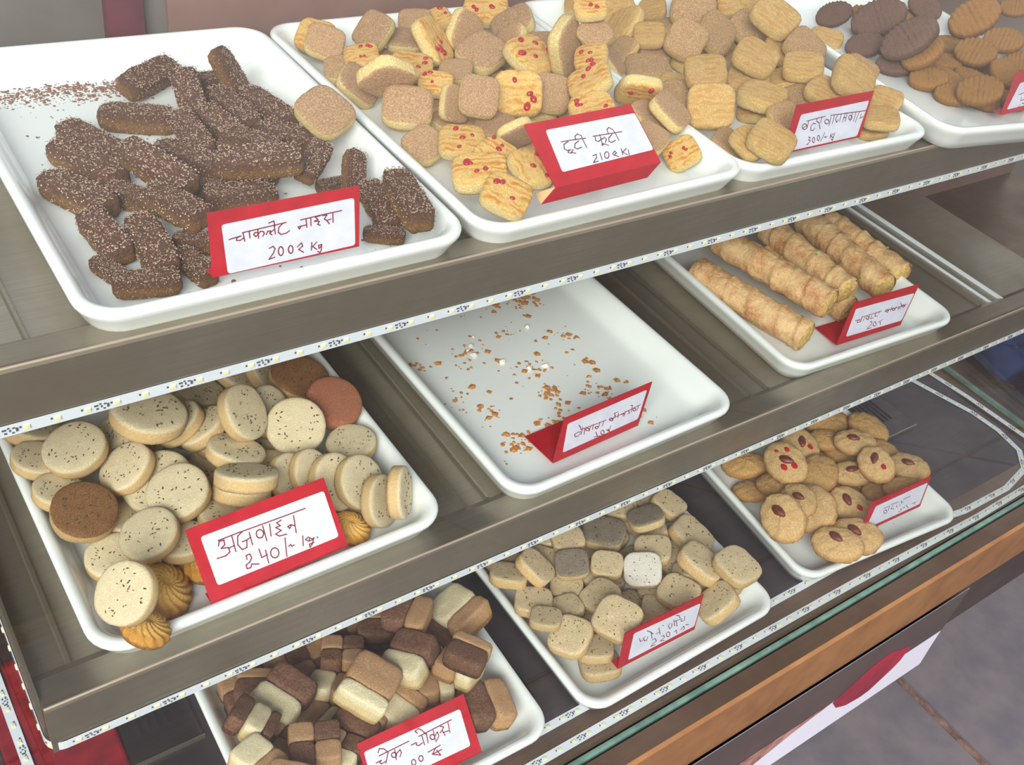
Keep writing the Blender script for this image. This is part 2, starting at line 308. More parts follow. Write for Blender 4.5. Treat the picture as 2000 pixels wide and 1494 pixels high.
# ---------------------------------------------------------------- LED strips
led_me = mesh('led_chip', *join([box((-0.0017, -0.0013, 0), (0.0017, 0.0013, 0.0009))]), MAT['ledbody'])
ph_me = mesh('phosphor', *box((-0.0011, -0.0009, 0.0009), (0.0011, 0.0009, 0.0011)), MAT['led'])
def strip(name, path, normal, label, phase=0.0, width=0.008):
    e = empty(name, (0, 0, 0)); tag(e, label, 'light strip', 'adhesive light strips in the display case')
    P = [Vector(p) for p in path]; L = [0]
    for a, b in zip(P, P[1:]): L.append(L[-1] + (b - a).length)
    flat = normal == 'up'
    def at(s):
        for i in range(len(P) - 1):
            if s <= L[i + 1] or i == len(P) - 2:
                t = (P[i + 1] - P[i]).normalized(); return P[i] + t * (s - L[i]), t
    def fr(t):
        if flat: n = Vector((0, 0, 1)); w = n.cross(t)
        else: w = Vector((0, 0, 1)); n = t.cross(w)
        return w.normalized(), n.normalized()
    V, Fc = [], []
    ts = [(P[min(i + 1, len(P) - 1)] - P[max(i - 1, 0)]).normalized() for i in range(len(P))]
    for p, t in zip(P, ts):
        w, n = fr(t)
        V += [p - w * width / 2, p + w * width / 2, p + w * width / 2 + n * 0.0004, p - w * width / 2 + n * 0.0004]
    for i in range(len(P) - 1):
        for q in range(4): Fc.append((4 * i + q, 4 * i + (q + 1) % 4, 4 * i + 4 + (q + 1) % 4, 4 * i + 4 + q))
    Fc += [(3, 2, 1, 0), tuple(range(len(V) - 4, len(V)))]
    obj('strip_tape', mesh('strip_tape', V, Fc, MAT['led_tape']), e)
    s = phase + 0.00833; dots = []
    while s < L[-1] - 0.002:
        p, t = at(s); w, n = fr(t)
        o = obj('led_chip', led_me, e, Matrix.Translation(p + n * 0.0004) @ Matrix((t, w, n)).transposed().to_4x4())
        obj('phosphor', ph_me, o); 
        dots.append((s - 0.0032, 0.0008, 0.0005, 0.0006)); s += 0.016667
    s = phase
    rr = random.Random(3)
    while s < L[-1] - 0.01:
        for dx, dy, a, b in ((-0.0035, 0.0012, 0.0011, 0.0005), (-0.0030, -0.0013, 0.0007, 0.0005), (-0.0012, 0.0020, 0.0006, 0.0004), (-0.0005, 0.0, 0.0004, 0.0007), (0.0010, -0.0019, 0.0006, 0.0004), (0.0016, 0.0014, 0.0007, 0.0004), (0.0032, -0.0002, 0.0006, 0.0013)):
            dots.append((s + dx, dy, a, b))
        s += 0.05
    V, Fc = [], []
    for s, dy, a, b in dots:
        if s < 0.001 or s > L[-1] - 0.001: continue
        p, t = at(s); w, n = fr(t); c = p + w * dy + n * 0.0004
        o = len(V); V += [c - t * a - w * b, c + t * a - w * b, c + t * a + w * b, c - t * a + w * b]; V += [v + n * 0.0005 for v in V[o:o + 4]]
        Fc += [(o, o + 3, o + 2, o + 1), (o + 4, o + 5, o + 6, o + 7)] + [(o + i, o + (i + 1) % 4, o + 4 + (i + 1) % 4, o + 4 + i) for i in range(4)]
    if V: tag(obj('resistors', mesh('resistors', V, Fc, MAT['solder']), e), kind='stuff')
    return e
def arc(cx, cy, r, a0, a1, z, n=7):
    return [(cx + r * math.cos(math.radians(a0 + (a1 - a0) * i / n)), cy + r * math.sin(math.radians(a0 + (a1 - a0) * i / n)), z) for i in range(n + 1)]
strip('light_strip', [(-0.15, -0.0005, 0), (1.25, -0.0005, 0)], 'front', 'white strip with small yellow chips along the top shelf\'s front edge', 0.0)
strip('light_strip', [(-0.0268, 0.22, -0.1992), (-0.0268, -0.068, -0.1992)] + arc(-0.0158, -0.068, 0.011, 180, 270, -0.1992) + [(1.165, -0.0790, -0.1992)], 'front', 'white strip with yellow chips along the middle shelf\'s front and round its left corner', 0.0206)
strip('light_strip', [(-0.0368, 0.25, -0.3752), (-0.0345, 0.02, -0.3752), (-0.034, -0.10, -0.3752)] , 'up', 'white strip lying on the base along its left end', 0.01)
strip('light_strip', [(-0.03, -0.1745, -0.3778), (0.5, -0.1735, -0.3778), (0.75, -0.1755, -0.3778), (0.98, -0.1810, -0.3778), (1.12, -0.1790, -0.3778), (1.160, -0.158, -0.3778), (1.176, -0.120, -0.3778), (1.170, -0.03, -0.3778), (1.160, 0.04, -0.3778), (1.150, 0.2, -0.3778)], 'up', 'outer white strip lying on the base just behind the front glass', 0.0057)
strip('light_strip', [(0.05, -0.1500, -0.3778), (0.5, -0.1510, -0.3778), (0.82, -0.1505, -0.3778), (0.90, -0.1560, -0.3778), (0.97, -0.1665, -0.3778), (1.06, -0.1680, -0.3778), (1.115, -0.158, -0.3778), (1.142, -0.133, -0.3778), (1.150, -0.095, -0.3778), (1.147, -0.055, -0.3778), (1.122, 0.028, -0.3778), (1.10, 0.12, -0.3778)], 'up', 'inner white strip on the base that bends round the empty right corner', 0.03)

# ---------------------------------------------------------------- trays
def tray_mesh(W, D):
    prof = [(0.021, 0.0), (0.014, 0.0), (0.0105, 0.0015), (0.006, 0.010), (0.0022, 0.0185), (0.0002, 0.0220), (0.0, 0.0245), (0.0010, 0.0262), (0.0032, 0.0270), (0.0058, 0.0265), (0.0080, 0.0248), (0.0110, 0.0205), (0.0150, 0.0120), (0.0185, 0.0068), (0.0225, 0.0047), (0.0290, 0.0040)]
    V, Fc = [], []; n = 8
    for ins, z in prof:
        r = max(0.025 - ins * 0.55, 0.006); hx, hy = W / 2 - ins, D / 2 - ins
        for q, (sx, sy) in enumerate(((1, 1), (-1, 1), (-1, -1), (1, -1))):
            for i in range(n):
                a = math.radians(q * 90 + 90 * i / (n - 1)); V.append((sx * (hx - r) + r * math.cos(a), sy * (hy - r) + r * math.sin(a), z))
    N = 4 * n
    for k in range(len(prof) - 1):
        for i in range(N): Fc.append((k * N + i, k * N + (i + 1) % N, (k + 1) * N + (i + 1) % N, (k + 1) * N + i))
    Fc.append(tuple(range(N))[::-1]); Fc.append(tuple(range((len(prof) - 1) * N, len(prof) * N)))
    return mesh('tray', V, Fc, MAT['melamine'], True)
TR = {'T1': (0.17558, 0.1811, 0.033, -0.0, 0.258, 0.357), 'T2': (0.44322, 0.18136, 0.033, 0.01396, 0.268, 0.357), 'T3': (0.70231, 0.18017, 0.033, -0.02269, 0.252, 0.357), 'T4': (0.97316, 0.13757, 0.0425, -0.16581, 0.257, 0.357), 'M1': (0.13927, 0.11163, -0.167, 0.01222, 0.26, 0.357), 'M2': (0.45029, 0.10695, -0.167, 0.01571, 0.254, 0.357), 'M3': (0.80256, 0.115, -0.167, -0.04887, 0.252, 0.357), 'B1': (0.22336, 0.01541, -0.378, -0.02094, 0.255, 0.357), 'B2': (0.50553, 0.0096, -0.378, 0.01222, 0.252, 0.357), 'B3': (0.82109, 0.00777, -0.378, -0.08727, 0.25, 0.357)}
TL = {'T1': 'white rectangular tray of chocolate bars, top shelf left', 'T2': 'white tray heaped with red-specked cookies, top shelf second from left',
 'T3': 'white tray heaped with golden almond butter cookies, top shelf', 'T4': 'white tray of brown ridged biscuits at the top right corner',
 'M1': 'white tray of round seeded cookies, middle shelf left', 'M2': 'empty white tray scattered with crumbs on the middle shelf',
 'M3': 'white tray holding pastry rolls, middle shelf right', 'B1': 'white tray of brown and cream block cookies at the bottom left',
 'B2': 'white tray of small square seeded cookies, bottom centre', 'B3': 'white tray of almond-topped cookies, bottom right'}
for k, (x, y, z, t, W, D) in TR.items():
    o = obj('serving_tray', tray_mesh(W, D), None, Matrix.Translation((x, y, z + 0.0001)) @ Matrix.Rotation(t, 4, 'Z'))
    tag(o, TL[k], 'tray', 'white melamine serving trays')

# ---------------------------------------------------------------- price cards
CARDS = {"T1":{"tab":None,"B":[0.13036,0.02972,0.05],"X":[0.10015,-0.00054,0.0],"U":[3e-05,0.00524,0.04268],"flap":[5e-05,0.01,-0.0005],"out":0,"label":"red price card reading 200 rupees per kg in the chocolate bar tray","sticker":[[0.00796,0.0341],[0.09617,0.03559],[0.09709,0.00184],[0.00971,0.0006]],"ink":[[[1197,2362],[1585,2419]],[[2062,2651],[3462,2706],[4903,2774]],[[1584,2409],[1949,2455],[1687,2399],[1652,2215],[1883,2168],[2150,2306]],[[2088,2646],[2164,2056]],[[2481,2678],[2512,2205]],[[3034,2679],[3061,2066]],[[3025,2460],[2841,2497],[2757,2376],[2882,2213],[3047,2346],[3213,2506],[3397,2442],[3445,2294],[3332,2150]],[[3576,2213],[3665,2417],[3853,2408],[3793,2253],[3950,2110]],[[3849,2298],[4126,2466]],[[4109,2747],[4168,2123]],[[3766,2951],[4093,3027],[4161,2681]],[[4682,2749],[4401,2524],[4362,2196],[4547,2019],[4878,2038],[5104,2162]],[[5876,2747],[7332,2816],[8711,2851]],[[6242,2734],[6284,2159]],[[6260,2334],[5892,2320],[5695,2301],[5774,2144],[5891,2291]],[[6556,2789],[6570,2217]],[[7215,2780],[6870,2759],[7066,2523],[6806,2486],[7149,2393],[7030,2215],[7201,2124]],[[7388,2748],[7679,2741],[7499,2499],[7671,2351],[7965,2411]],[[7671,2351],[7842,2088]],[[8089,2791],[8108,2153]],[[3726,1232],[3975,1320],[4104,1124],[3956,816],[3670,482],[4055,540]],[[4644,840],[4617,689],[4553,588],[4469,564],[4388,623],[4332,750],[4315,909],[4343,1060],[4407,1160],[4490,1184],[4571,1126],[4628,1000],[4644,840]],[[5302,815],[5277,682],[5216,594],[5137,574],[5061,628],[5007,740],[4990,880],[5016,1012],[5076,1100],[5154,1120],[5231,1067],[5285,956],[5302,815]],[[5598,924],[5888,1151],[5966,905],[5677,735],[6011,463]],[[6599,1034],[6557,491]],[[6945,991],[6649,733],[6933,470]],[[7289,746],[7055,736],[7108,492],[7287,688],[7251,344],[7160,188],[6987,313]]],"inkm":"ink"},"T2":{"tab":[[0.37819,0.01496,0.075],[0.37021,0.01723,0.0615],[0.37269,0.02949,0.0625]],"B":[0.37819,0.01496,0.075],"X":[0.10592,0.0047,0.0],"U":[-0.00198,0.04453,0.02678],"flap":[-0.00798,0.00227,-0.0135],"out":1,"label":"red price card reading 210 rupees per kg, tilted back, in the red-specked cookie tray","sticker":[[0.01552,0.04431],[0.10503,0.04359],[0.10503,0.01065],[0.01207,0.00969]],"ink":[[[2392,3276],[3625,3233],[4704,3156]],[[3006,3190],[2507,3029],[2340,2677],[2538,2511],[2903,2503]],[[2737,2536],[2521,2354],[2752,2245],[3069,2471]],[[2786,2302],[3151,2166]],[[3977,3068],[3505,2900],[3303,2618],[3469,2457],[3956,2523]],[[3742,3178],[3845,3482],[4149,3619],[4418,3438],[4381,2991],[4376,2409]],[[5437,3179],[8337,3059]],[[5642,3140],[5485,2811],[5706,2671],[6120,2853]],[[6124,3180],[5943,2430]],[[6085,2794],[6466,2918],[6532,2709],[6288,2494]],[[6047,2475],[5839,2319],[6149,2390],[6456,2200]],[[7301,3023],[6811,2787],[6668,2486],[6909,2374],[7328,2491]],[[6990,3148],[7029,3470],[7311,3616],[7587,3366],[7650,2957],[7641,2431]],[[4539,1667],[4911,1722],[4808,1484],[4298,1136],[4805,1163]],[[5320,1771],[5194,1181]],[[6033,1435],[5927,1310],[5795,1230],[5672,1215],[5590,1270],[5573,1381],[5624,1516],[5730,1641],[5862,1722],[5986,1737],[6067,1682],[6085,1571],[6033,1435]],[[6377,1432],[6742,1654],[6826,1474],[6479,1347],[6856,1142]],[[7437,1714],[7325,1212]],[[7943,1648],[7415,1423],[7742,1130]],[[8045,1497],[7898,1066]]],"inkm":"ink2"},"T3":{"tab":None,"B":[0.64618,0.02838,0.05],"X":[0.10517,0.00034,0.0],"U":[-2e-05,0.0046,0.04376],"flap":[-3e-05,0.01,-0.0005],"out":0,"label":"red price card reading 300 per kg before the golden almond heap","sticker":[[0.0093,0.03457],[0.10183,0.03554],[0.09985,0.00195],[0.00702,0.0019]],"ink":[[[1873,2751],[4333,2871]],[[2156,2216],[2168,2083],[2087,1999],[1934,1985],[1752,2045],[1589,2162],[1489,2306],[1477,2437],[1558,2521],[1709,2536],[1891,2477],[2055,2360],[2156,2216]],[[1611,2159],[2051,2317]],[[2179,2776],[2213,2077]],[[3262,2330],[2901,2421],[2697,2143],[2852,1771],[3194,1723],[3302,1929]],[[3271,2766],[3301,2544],[3704,2359],[4104,1731]],[[3898,2817],[3911,2332]],[[5073,2844],[10179,2618]],[[5096,2265],[5100,2164],[5018,2102],[4871,2095],[4700,2144],[4551,2237],[4463,2348],[4459,2448],[4540,2510],[4686,2518],[4856,2469],[5007,2377],[5096,2265]],[[5206,2695],[5249,1843]],[[5640,2773],[5643,2015]],[[6119,2757],[5953,2377],[6248,2025],[6407,2273]],[[6581,2789],[6640,2063]],[[7119,2812],[7101,1958]],[[7048,2371],[7415,2324]],[[7412,2776],[7447,1958]],[[8344,2206],[8361,2101],[8303,2033],[8185,2021],[8041,2067],[7908,2159],[7822,2273],[7806,2377],[7863,2444],[7980,2457],[8124,2411],[8257,2319],[8344,2206]],[[8204,2723],[8191,1860]],[[8704,2707],[8718,1791]],[[9233,2642],[9089,2203],[9068,1653]],[[9580,2370],[9566,1958],[10007,2086]],[[2783,1162],[3077,1075],[2900,878],[3195,790],[2988,507],[2821,443]],[[3801,746],[3833,618],[3810,530],[3737,508],[3635,556],[3531,662],[3453,797],[3421,925],[3444,1011],[3516,1034],[3618,986],[3722,881],[3801,746]],[[4422,836],[4455,707],[4432,619],[4358,596],[4255,645],[4149,751],[4070,887],[4037,1015],[4061,1102],[4133,1124],[4236,1077],[4342,971],[4422,836]],[[4938,1258],[4709,477]],[[5040,791],[5141,867],[5255,760],[5428,826]],[[5876,1035],[5947,569]],[[6239,984],[5984,792],[6436,544]],[[6436,1002],[6422,729],[6400,319],[6187,488]]],"inkm":"ink2"},"M1":{"tab":None,"B":[0.08783,-0.06002,-0.142],"X":[0.10231,0.00397,0.0],"U":[-0.0015,0.03861,0.03479],"flap":[-0.00039,0.00999,-0.0005],"out":0,"label":"red price card reading 240 per kg in the round cookie tray","sticker":[[0.0077,0.04416],[0.09896,0.04311],[0.09817,0.00876],[0.00775,0.0098]],"ink":[[[1790,3757],[3164,3756],[5176,3697],[8181,3630]],[[1671,3410],[1827,3677],[2143,3653],[2100,3340],[1792,3198],[2269,3075],[2255,2752],[1917,2623],[1321,2667]],[[2249,3017],[2655,3056]],[[2734,3755],[2639,2632]],[[3488,3731],[3092,3550],[2907,3023],[3086,2587],[3430,2617],[3596,3087],[3261,3084]],[[3596,3087],[3895,3172]],[[3911,3502],[3846,2654]],[[4807,3055],[4726,2934],[4603,2870],[4470,2881],[4363,2963],[4310,3095],[4326,3241],[4406,3362],[4529,3426],[4662,3416],[4770,3334],[4823,3202],[4807,3055]],[[4929,3586],[4857,2527]],[[5429,3533],[5238,2719]],[[6288,3484],[5912,3419],[6093,3144],[5740,3141],[6044,2819],[5586,2721],[5788,2506],[6327,2435]],[[7216,3483],[6985,2285]],[[7029,2788],[6800,2944],[6568,2894],[6648,2726],[6809,2872]],[[3162,1859],[3186,2115],[3461,2138],[3495,1858],[3275,1614],[2981,1535],[2957,1280],[3210,1243],[3351,1451],[3821,1260]],[[4156,2196],[4145,1597],[4567,1629]],[[4553,1971],[4465,1065]],[[5365,1446],[5268,1298],[5125,1219],[4973,1230],[4853,1328],[4797,1486],[4820,1663],[4915,1811],[5058,1891],[5210,1880],[5331,1782],[5388,1623],[5365,1446]],[[6114,2243],[5797,1001]],[[6162,1607],[6330,1678],[6379,1521],[6568,1550]],[[7348,1902],[7140,1256]],[[7706,1694],[7446,1586],[7602,1421]],[[7915,1473],[7746,1609],[7666,1396],[7924,1400],[8066,1484],[7776,1110],[7580,978],[7586,1185],[7950,1181]],[[8290,1453],[8323,1385]]],"inkm":"ink"},"M2":{"tab":None,"B":[0.38817,-0.0424,-0.157],"X":[0.09899,0.00509,0.0],"U":[0.0,0.0,0.051],"flap":[-0.00071,0.03919,-0.0035],"out":0,"label":"red price card with open red base flap in the empty crumb tray","sticker":[[0.00518,0.04289],[0.09515,0.04404],[0.09545,0.00972],[0.00848,0.00884]],"ink":[[[2355,2889],[5205,2726]],[[2360,2626],[2024,2729],[1669,2656],[1819,2297],[2184,2217],[2414,2454]],[[1918,3558],[2174,3227],[2324,2865]],[[2437,3117],[2511,2265]],[[2754,2835],[2875,2074]],[[3324,2484],[3321,2410],[3259,2381],[3156,2404],[3038,2473],[2938,2570],[2882,2669],[2885,2742],[2946,2772],[3049,2749],[3167,2679],[3268,2582],[3324,2484]],[[3399,2866],[3417,2182]],[[3702,2892],[3781,2255]],[[4433,2209],[4430,2142],[4376,2115],[4284,2135],[4179,2197],[4090,2284],[4040,2373],[4042,2440],[4096,2467],[4188,2447],[4293,2385],[4383,2298],[4433,2209]],[[4472,2800],[4478,2266]],[[4941,2682],[4901,2165]],[[5659,2538],[7394,2676],[9255,2825]],[[6044,2456],[6039,2381],[5975,2351],[5868,2375],[5747,2446],[5644,2544],[5587,2644],[5591,2720],[5655,2749],[5762,2726],[5884,2655],[5987,2557],[6044,2456]],[[6140,2802],[6064,2256]],[[6441,3144],[6034,3155],[6377,2550]],[[6586,2929],[6679,2348]],[[7009,2600],[7354,2537],[7260,2303]],[[7434,2816],[7459,2182]],[[7781,2753],[8073,2320],[7846,2257]],[[7877,3264],[8146,3195],[8255,2403]],[[8807,2413],[8806,2335],[8749,2301],[8652,2319],[8542,2385],[8446,2482],[8392,2582],[8394,2660],[8450,2695],[8547,2677],[8658,2611],[8753,2514],[8807,2413]],[[9009,2805],[9004,2254]],[[4332,1723],[4695,1044]],[[4276,1147],[5027,979]],[[5435,1184],[5451,1045],[5402,969],[5302,976],[5177,1064],[5061,1209],[4985,1373],[4969,1512],[5018,1589],[5118,1582],[5243,1494],[5359,1348],[5435,1184]],[[5646,1398],[6016,1092],[6079,1675]],[[5847,1391],[6133,966]]],"inkm":"ink"},"M3":{"tab":None,"B":[0.76422,-0.03249,-0.157],"X":[0.1012,-0.00494,0.0],"U":[9e-05,0.00185,0.05297],"flap":[0.006,0.03405,-0.0035],"out":0,"label":"red price card reading 20 rupees before the pastry rolls","sticker":[[0.00669,0.04416],[0.09922,0.04225],[0.0988,0.00694],[0.00987,0.00864]],"ink":[[[1377,2798],[2107,2799]],[[2263,3066],[5301,3050]],[[2148,2728],[1781,2698],[1834,2473],[2311,2445],[2304,2994]],[[2312,3115],[2401,2423]],[[2763,3003],[2769,2453]],[[3605,2611],[3629,2514],[3574,2461],[3456,2466],[3305,2527],[3162,2630],[3065,2745],[3040,2843],[3095,2896],[3214,2891],[3365,2829],[3508,2727],[3605,2611]],[[3494,2944],[3586,2373]],[[3854,2855],[3955,2403],[4324,2433]],[[4556,2988],[4365,2912],[4565,2557],[4975,2516]],[[5030,3117],[4957,2827]],[[5934,2893],[9377,2907]],[[6527,2808],[6539,2727],[6476,2687],[6353,2696],[6205,2754],[6070,2844],[5985,2942],[5972,3023],[6035,3063],[6158,3054],[6307,2996],[6442,2906],[6527,2808]],[[6513,3121],[6541,2496]],[[6849,3224],[6927,2647]],[[7540,2742],[7558,2660],[7511,2615],[7411,2619],[7285,2671],[7167,2757],[7088,2854],[7070,2936],[7118,2981],[7218,2977],[7344,2925],[7462,2839],[7540,2742]],[[7665,3021],[7662,2588]],[[8051,2739],[8337,2792],[8166,2525]],[[8174,3394],[8585,2917],[8489,2506]],[[9083,2793],[9090,2729],[9035,2698],[8932,2706],[8809,2754],[8698,2827],[8630,2906],[8622,2970],[8677,3002],[8781,2993],[8904,2946],[9015,2873],[9083,2793]],[[9158,3024],[9136,2470]],[[4054,1954],[4333,2006],[4531,1655],[4094,1074],[4796,1050]],[[5374,1386],[5435,1221],[5409,1118],[5301,1104],[5142,1184],[4972,1335],[4838,1519],[4776,1685],[4802,1789],[4910,1803],[5070,1722],[5240,1570],[5374,1386]],[[5664,1555],[5995,1655],[6237,1777]],[[5932,1489],[6215,1118]]],"inkm":"ink"},"B1":{"tab":None,"B":[0.17768,-0.15174,-0.345],"X":[0.09798,-0.00309,0.0],"U":[0.00123,0.03884,0.03147],"flap":[0.00032,0.01,-0.0005],"out":0,"label":"red price card leaning in the brown and cream block cookie tray","sticker":[[0.0034,0.04191],[0.09087,0.04017],[0.08999,0.00902],[0.00252,0.01076]],"ink":[[[1416,3403],[4079,3440]],[[1413,3672],[1599,3915],[1941,3759],[2191,3348],[1745,2658]],[[1005,2995],[1477,3018],[1308,2916],[1385,2762],[1857,2785]],[[2782,2870],[2723,2793],[2627,2760],[2518,2782],[2427,2851],[2378,2950],[2383,3052],[2442,3129],[2538,3161],[2646,3140],[2738,3071],[2787,2972],[2782,2870]],[[2777,3319],[2634,2550]],[[2781,2960],[3175,3137],[3216,2881],[2992,2625]],[[4177,3068],[4612,3078]],[[5004,3435],[8082,3522]],[[4668,3053],[4585,2912],[4766,2770],[5124,2845]],[[5250,3383],[5240,2614]],[[5675,3368],[5580,2637]],[[5629,3330],[5397,3792],[5149,4024],[4819,3936],[4973,3718]],[[6277,2826],[6218,2749],[6121,2716],[6013,2738],[5922,2807],[5872,2906],[5878,3008],[5937,3085],[6033,3117],[6141,3096],[6232,3027],[6282,2928],[6277,2826]],[[6308,3377],[6223,2583]],[[6351,2941],[6613,3119],[6617,2760],[6243,2455]],[[6987,3425],[7254,3244],[6898,2990],[6785,2952]],[[7049,3040],[7148,2578]],[[7051,2861],[7561,2807]],[[7724,3447],[7620,2601]],[[4778,1693],[4719,1601],[4629,1555],[4534,1566],[4459,1632],[4423,1736],[4437,1849],[4496,1941],[4585,1987],[4681,1976],[4756,1909],[4792,1806],[4778,1693]],[[4108,1671],[4049,1579],[3959,1532],[3864,1544],[3788,1610],[3753,1714],[3766,1826],[3826,1918],[3915,1965],[4010,1953],[4086,1887],[4122,1784],[4108,1671]],[[5342,1972],[6493,2043]],[[6097,2045],[5629,1663],[6497,1684]],[[5629,1663],[6294,1300]],[[6080,1814],[6255,1378]]],"inkm":"ink"},"B2":{"tab":None,"B":[0.42961,-0.14775,-0.345],"X":[0.09585,-0.00163,0.0],"U":[0.00011,0.00654,0.04654],"flap":[0.00017,0.01,-0.0005],"out":0,"label":"red price card reading 220 per kg in the square seeded cookie tray","sticker":[[0.01132,0.04061],[0.09449,0.03621],[0.09393,0.00586],[0.01088,0.00595]],"ink":[[[1985,2992],[2188,2461],[2464,2474]],[[2698,2843],[2490,2710],[2760,2226],[3010,2169],[3062,2639]],[[2775,3551],[3363,3051],[3697,2613]],[[3363,3051],[3667,2051]],[[4144,2361],[4436,2443]],[[4289,3105],[4676,2061]],[[4771,3200],[4870,3102]],[[5707,2949],[5528,2725],[5890,2109],[6069,2333],[5968,2799]],[[6105,3209],[6480,2178]],[[6471,2916],[6822,1982]],[[6253,2879],[6945,2803]],[[7030,2754],[7265,2698],[7174,2427],[7494,2322]],[[7590,2912],[7663,2224]],[[6310,3662],[6740,3411],[6990,2939]],[[3799,1812],[4114,1801],[4376,1326],[3948,1152],[3765,924],[4325,862]],[[4915,1680],[5245,1576],[5394,1248],[4905,1031],[5497,783]],[[6073,1273],[6079,1107],[6014,1025],[5895,1048],[5754,1171],[5629,1360],[5553,1566],[5547,1733],[5613,1815],[5732,1791],[5873,1667],[5998,1478],[6073,1273]],[[6594,1302],[6856,1477]],[[6791,1433],[7060,877]],[[7450,1138],[7754,1447],[7980,1077],[7806,855]],[[8031,1529],[8448,1289]]],"inkm":"ink2"},"B3":{"tab":None,"B":[0.78293,-0.14437,-0.345],"X":[0.10132,-0.0046,0.0],"U":[0.00031,0.00688,0.04346],"flap":[0.00045,0.00999,-0.0005],"out":0,"label":"small-looking red price card in the almond-topped cookie tray","sticker":[[0.01072,0.03514],[0.09868,0.03589],[0.09803,0.00512],[0.00611,0.00559]],"ink":[[[2784,2588],[3718,2584]],[[3871,2702],[5164,2578]],[[5988,2636],[7147,2642]],[[3565,1825],[3580,1701],[3505,1644],[3360,1669],[3186,1768],[3028,1916],[2929,2070],[2915,2192],[2989,2249],[3131,2225],[3305,2128],[3464,1981],[3565,1825]],[[3645,2437],[3799,1911]],[[4335,2413],[4189,2116],[4197,1936],[4744,1788]],[[5028,2097],[5322,1748]],[[5659,2576],[5938,2118],[6185,2208]],[[5661,2101],[5619,1877]],[[5850,881],[6221,860]],[[6108,1271],[6417,908]],[[6479,1252],[6978,1126]],[[6983,1431],[7647,812]],[[8149,1185],[8747,1215],[8653,936]]],"inkm":"ink2"},"T4":{"tab":None,"B":[0.9406,0.00379,0.058],"X":[0.11237,0.00197,0.0],"U":[-9e-05,0.00524,0.04268],"flap":[-0.00018,0.01,-0.0005],"out":0,"label":"red price card cut off by the photo's right edge, top right tray","sticker":[[0.01456,0.0312],[0.11139,0.0317],[0.10663,0.00501],[0.00729,0.00482]],"ink":[[[1999,1842],[2986,1976],[4280,1966]],[[2758,1480],[2796,1158],[3476,1175]],[[2873,516],[3029,706]],[[3339,824],[3972,635],[4459,782]]],"inkm":"ink"}}
def card(k, d):
    B, X, U = Vector(d['B']), Vector(d['X']), Vector(d['U']); n = X.cross(U).normalized(); W, H = X.length, U.length; x, u = X / W, U / H
    mw = Matrix.Translation(B) @ Matrix((x, u, n)).transposed().to_4x4(); inv = mw.inverted()
    e = empty('price_card', mw=mw); tag(e, d['label'], 'price card', 'red price cards in the trays')
    obj('card_front', mesh('card_front', *box((0, 0, -0.0008), (W, H, 0)), MAT['card']), e)
    fl = Vector(d['flap']); q = [inv @ (B + v) for v in (Vector((0, 0, 0)), X, X + fl, fl)]
    off = inv.to_3x3() @ (X.cross(fl).normalized()) * 0.0007
    if d.get('out'): off = -off
    V = q + [v + off for v in q]
    obj('base_flap', mesh('base_flap', V, [(0, 3, 2, 1), (4, 5, 6, 7), (0, 1, 5, 4), (1, 2, 6, 5), (2, 3, 7, 6), (3, 0, 4, 7)], MAT['card']), e)
    if d.get('out'):
        V = [inv @ (B + fl * 0.0), inv @ (B + fl * 1.0), inv @ (B + fl * 0.55 + Vector((-0.018, 0.006, -0.004))), inv @ (B + Vector((-0.001, 0.0, 0.0)))]
    if d.get('tab'):
        V = [inv @ Vector(q_) for q_ in d['tab']]; V += [v + Vector((0, 0, -0.0006)) for v in V]
        obj('paper_tab', mesh('paper_tab', V, [(0, 1, 2), (5, 4, 3), (0, 3, 4, 1), (1, 4, 5, 2), (2, 5, 3, 0)], MAT['cardedge']), e)
    S4 = d['sticker']; r = 0.0022
    # rounded sticker outline
    P = [Vector((a, b, 0)) for a, b in S4]; out = []
    for i in range(4):
        p, a, b = P[i], P[i - 1], P[(i + 1) % 4]
        va, vb = (a - p).normalized() * r, (b - p).normalized() * r
        for s in (0, 0.33, 0.67, 1): out.append(p + va * (1 - s) ** 2 + vb * s ** 2)
    m_ = len(out); V = [v + Vector((0, 0, 0.00005)) for v in out] + [v + Vector((0, 0, 0.0003)) for v in out]
    me = mesh('sticker', V, [tuple(range(m_, 2 * m_))[::-1]] + [(i, (i + 1) % m_, m_ + (i + 1) % m_, m_ + i) for i in range(m_)], MAT['sticker'])
    bm = bmesh.new(); bm.from_mesh(me); bmesh.ops.recalc_face_normals(bm, faces=bm.faces[:]); bm.to_mesh(me); bm.free()
    obj('paper_sticker', me, e)
    V, Fc = [], []; hw = d.get('pen', 0.00042)
    for st in d['ink']:
        pts = [Vector((a / 1e5, b / 1e5, 0.00045)) for a, b in st]
        for a, b in zip(pts, pts[1:]):
            t = (b - a); 
            if t.length < 1e-6: continue
            t.normalize(); w = Vector((-t.y, t.x, 0)) * hw; a2, b2 = a - t * hw * 0.7, b + t * hw * 0.7
            o = len(V); V += [a2 - w, b2 - w, b2 + w, a2 + w]; Fc.append((o, o + 1, o + 2, o + 3))
    if V: obj('handwriting', mesh('handwriting', V, Fc, MAT[d.get('inkm', 'ink')]), e)
for k, d in CARDS.items(): card(k, d)

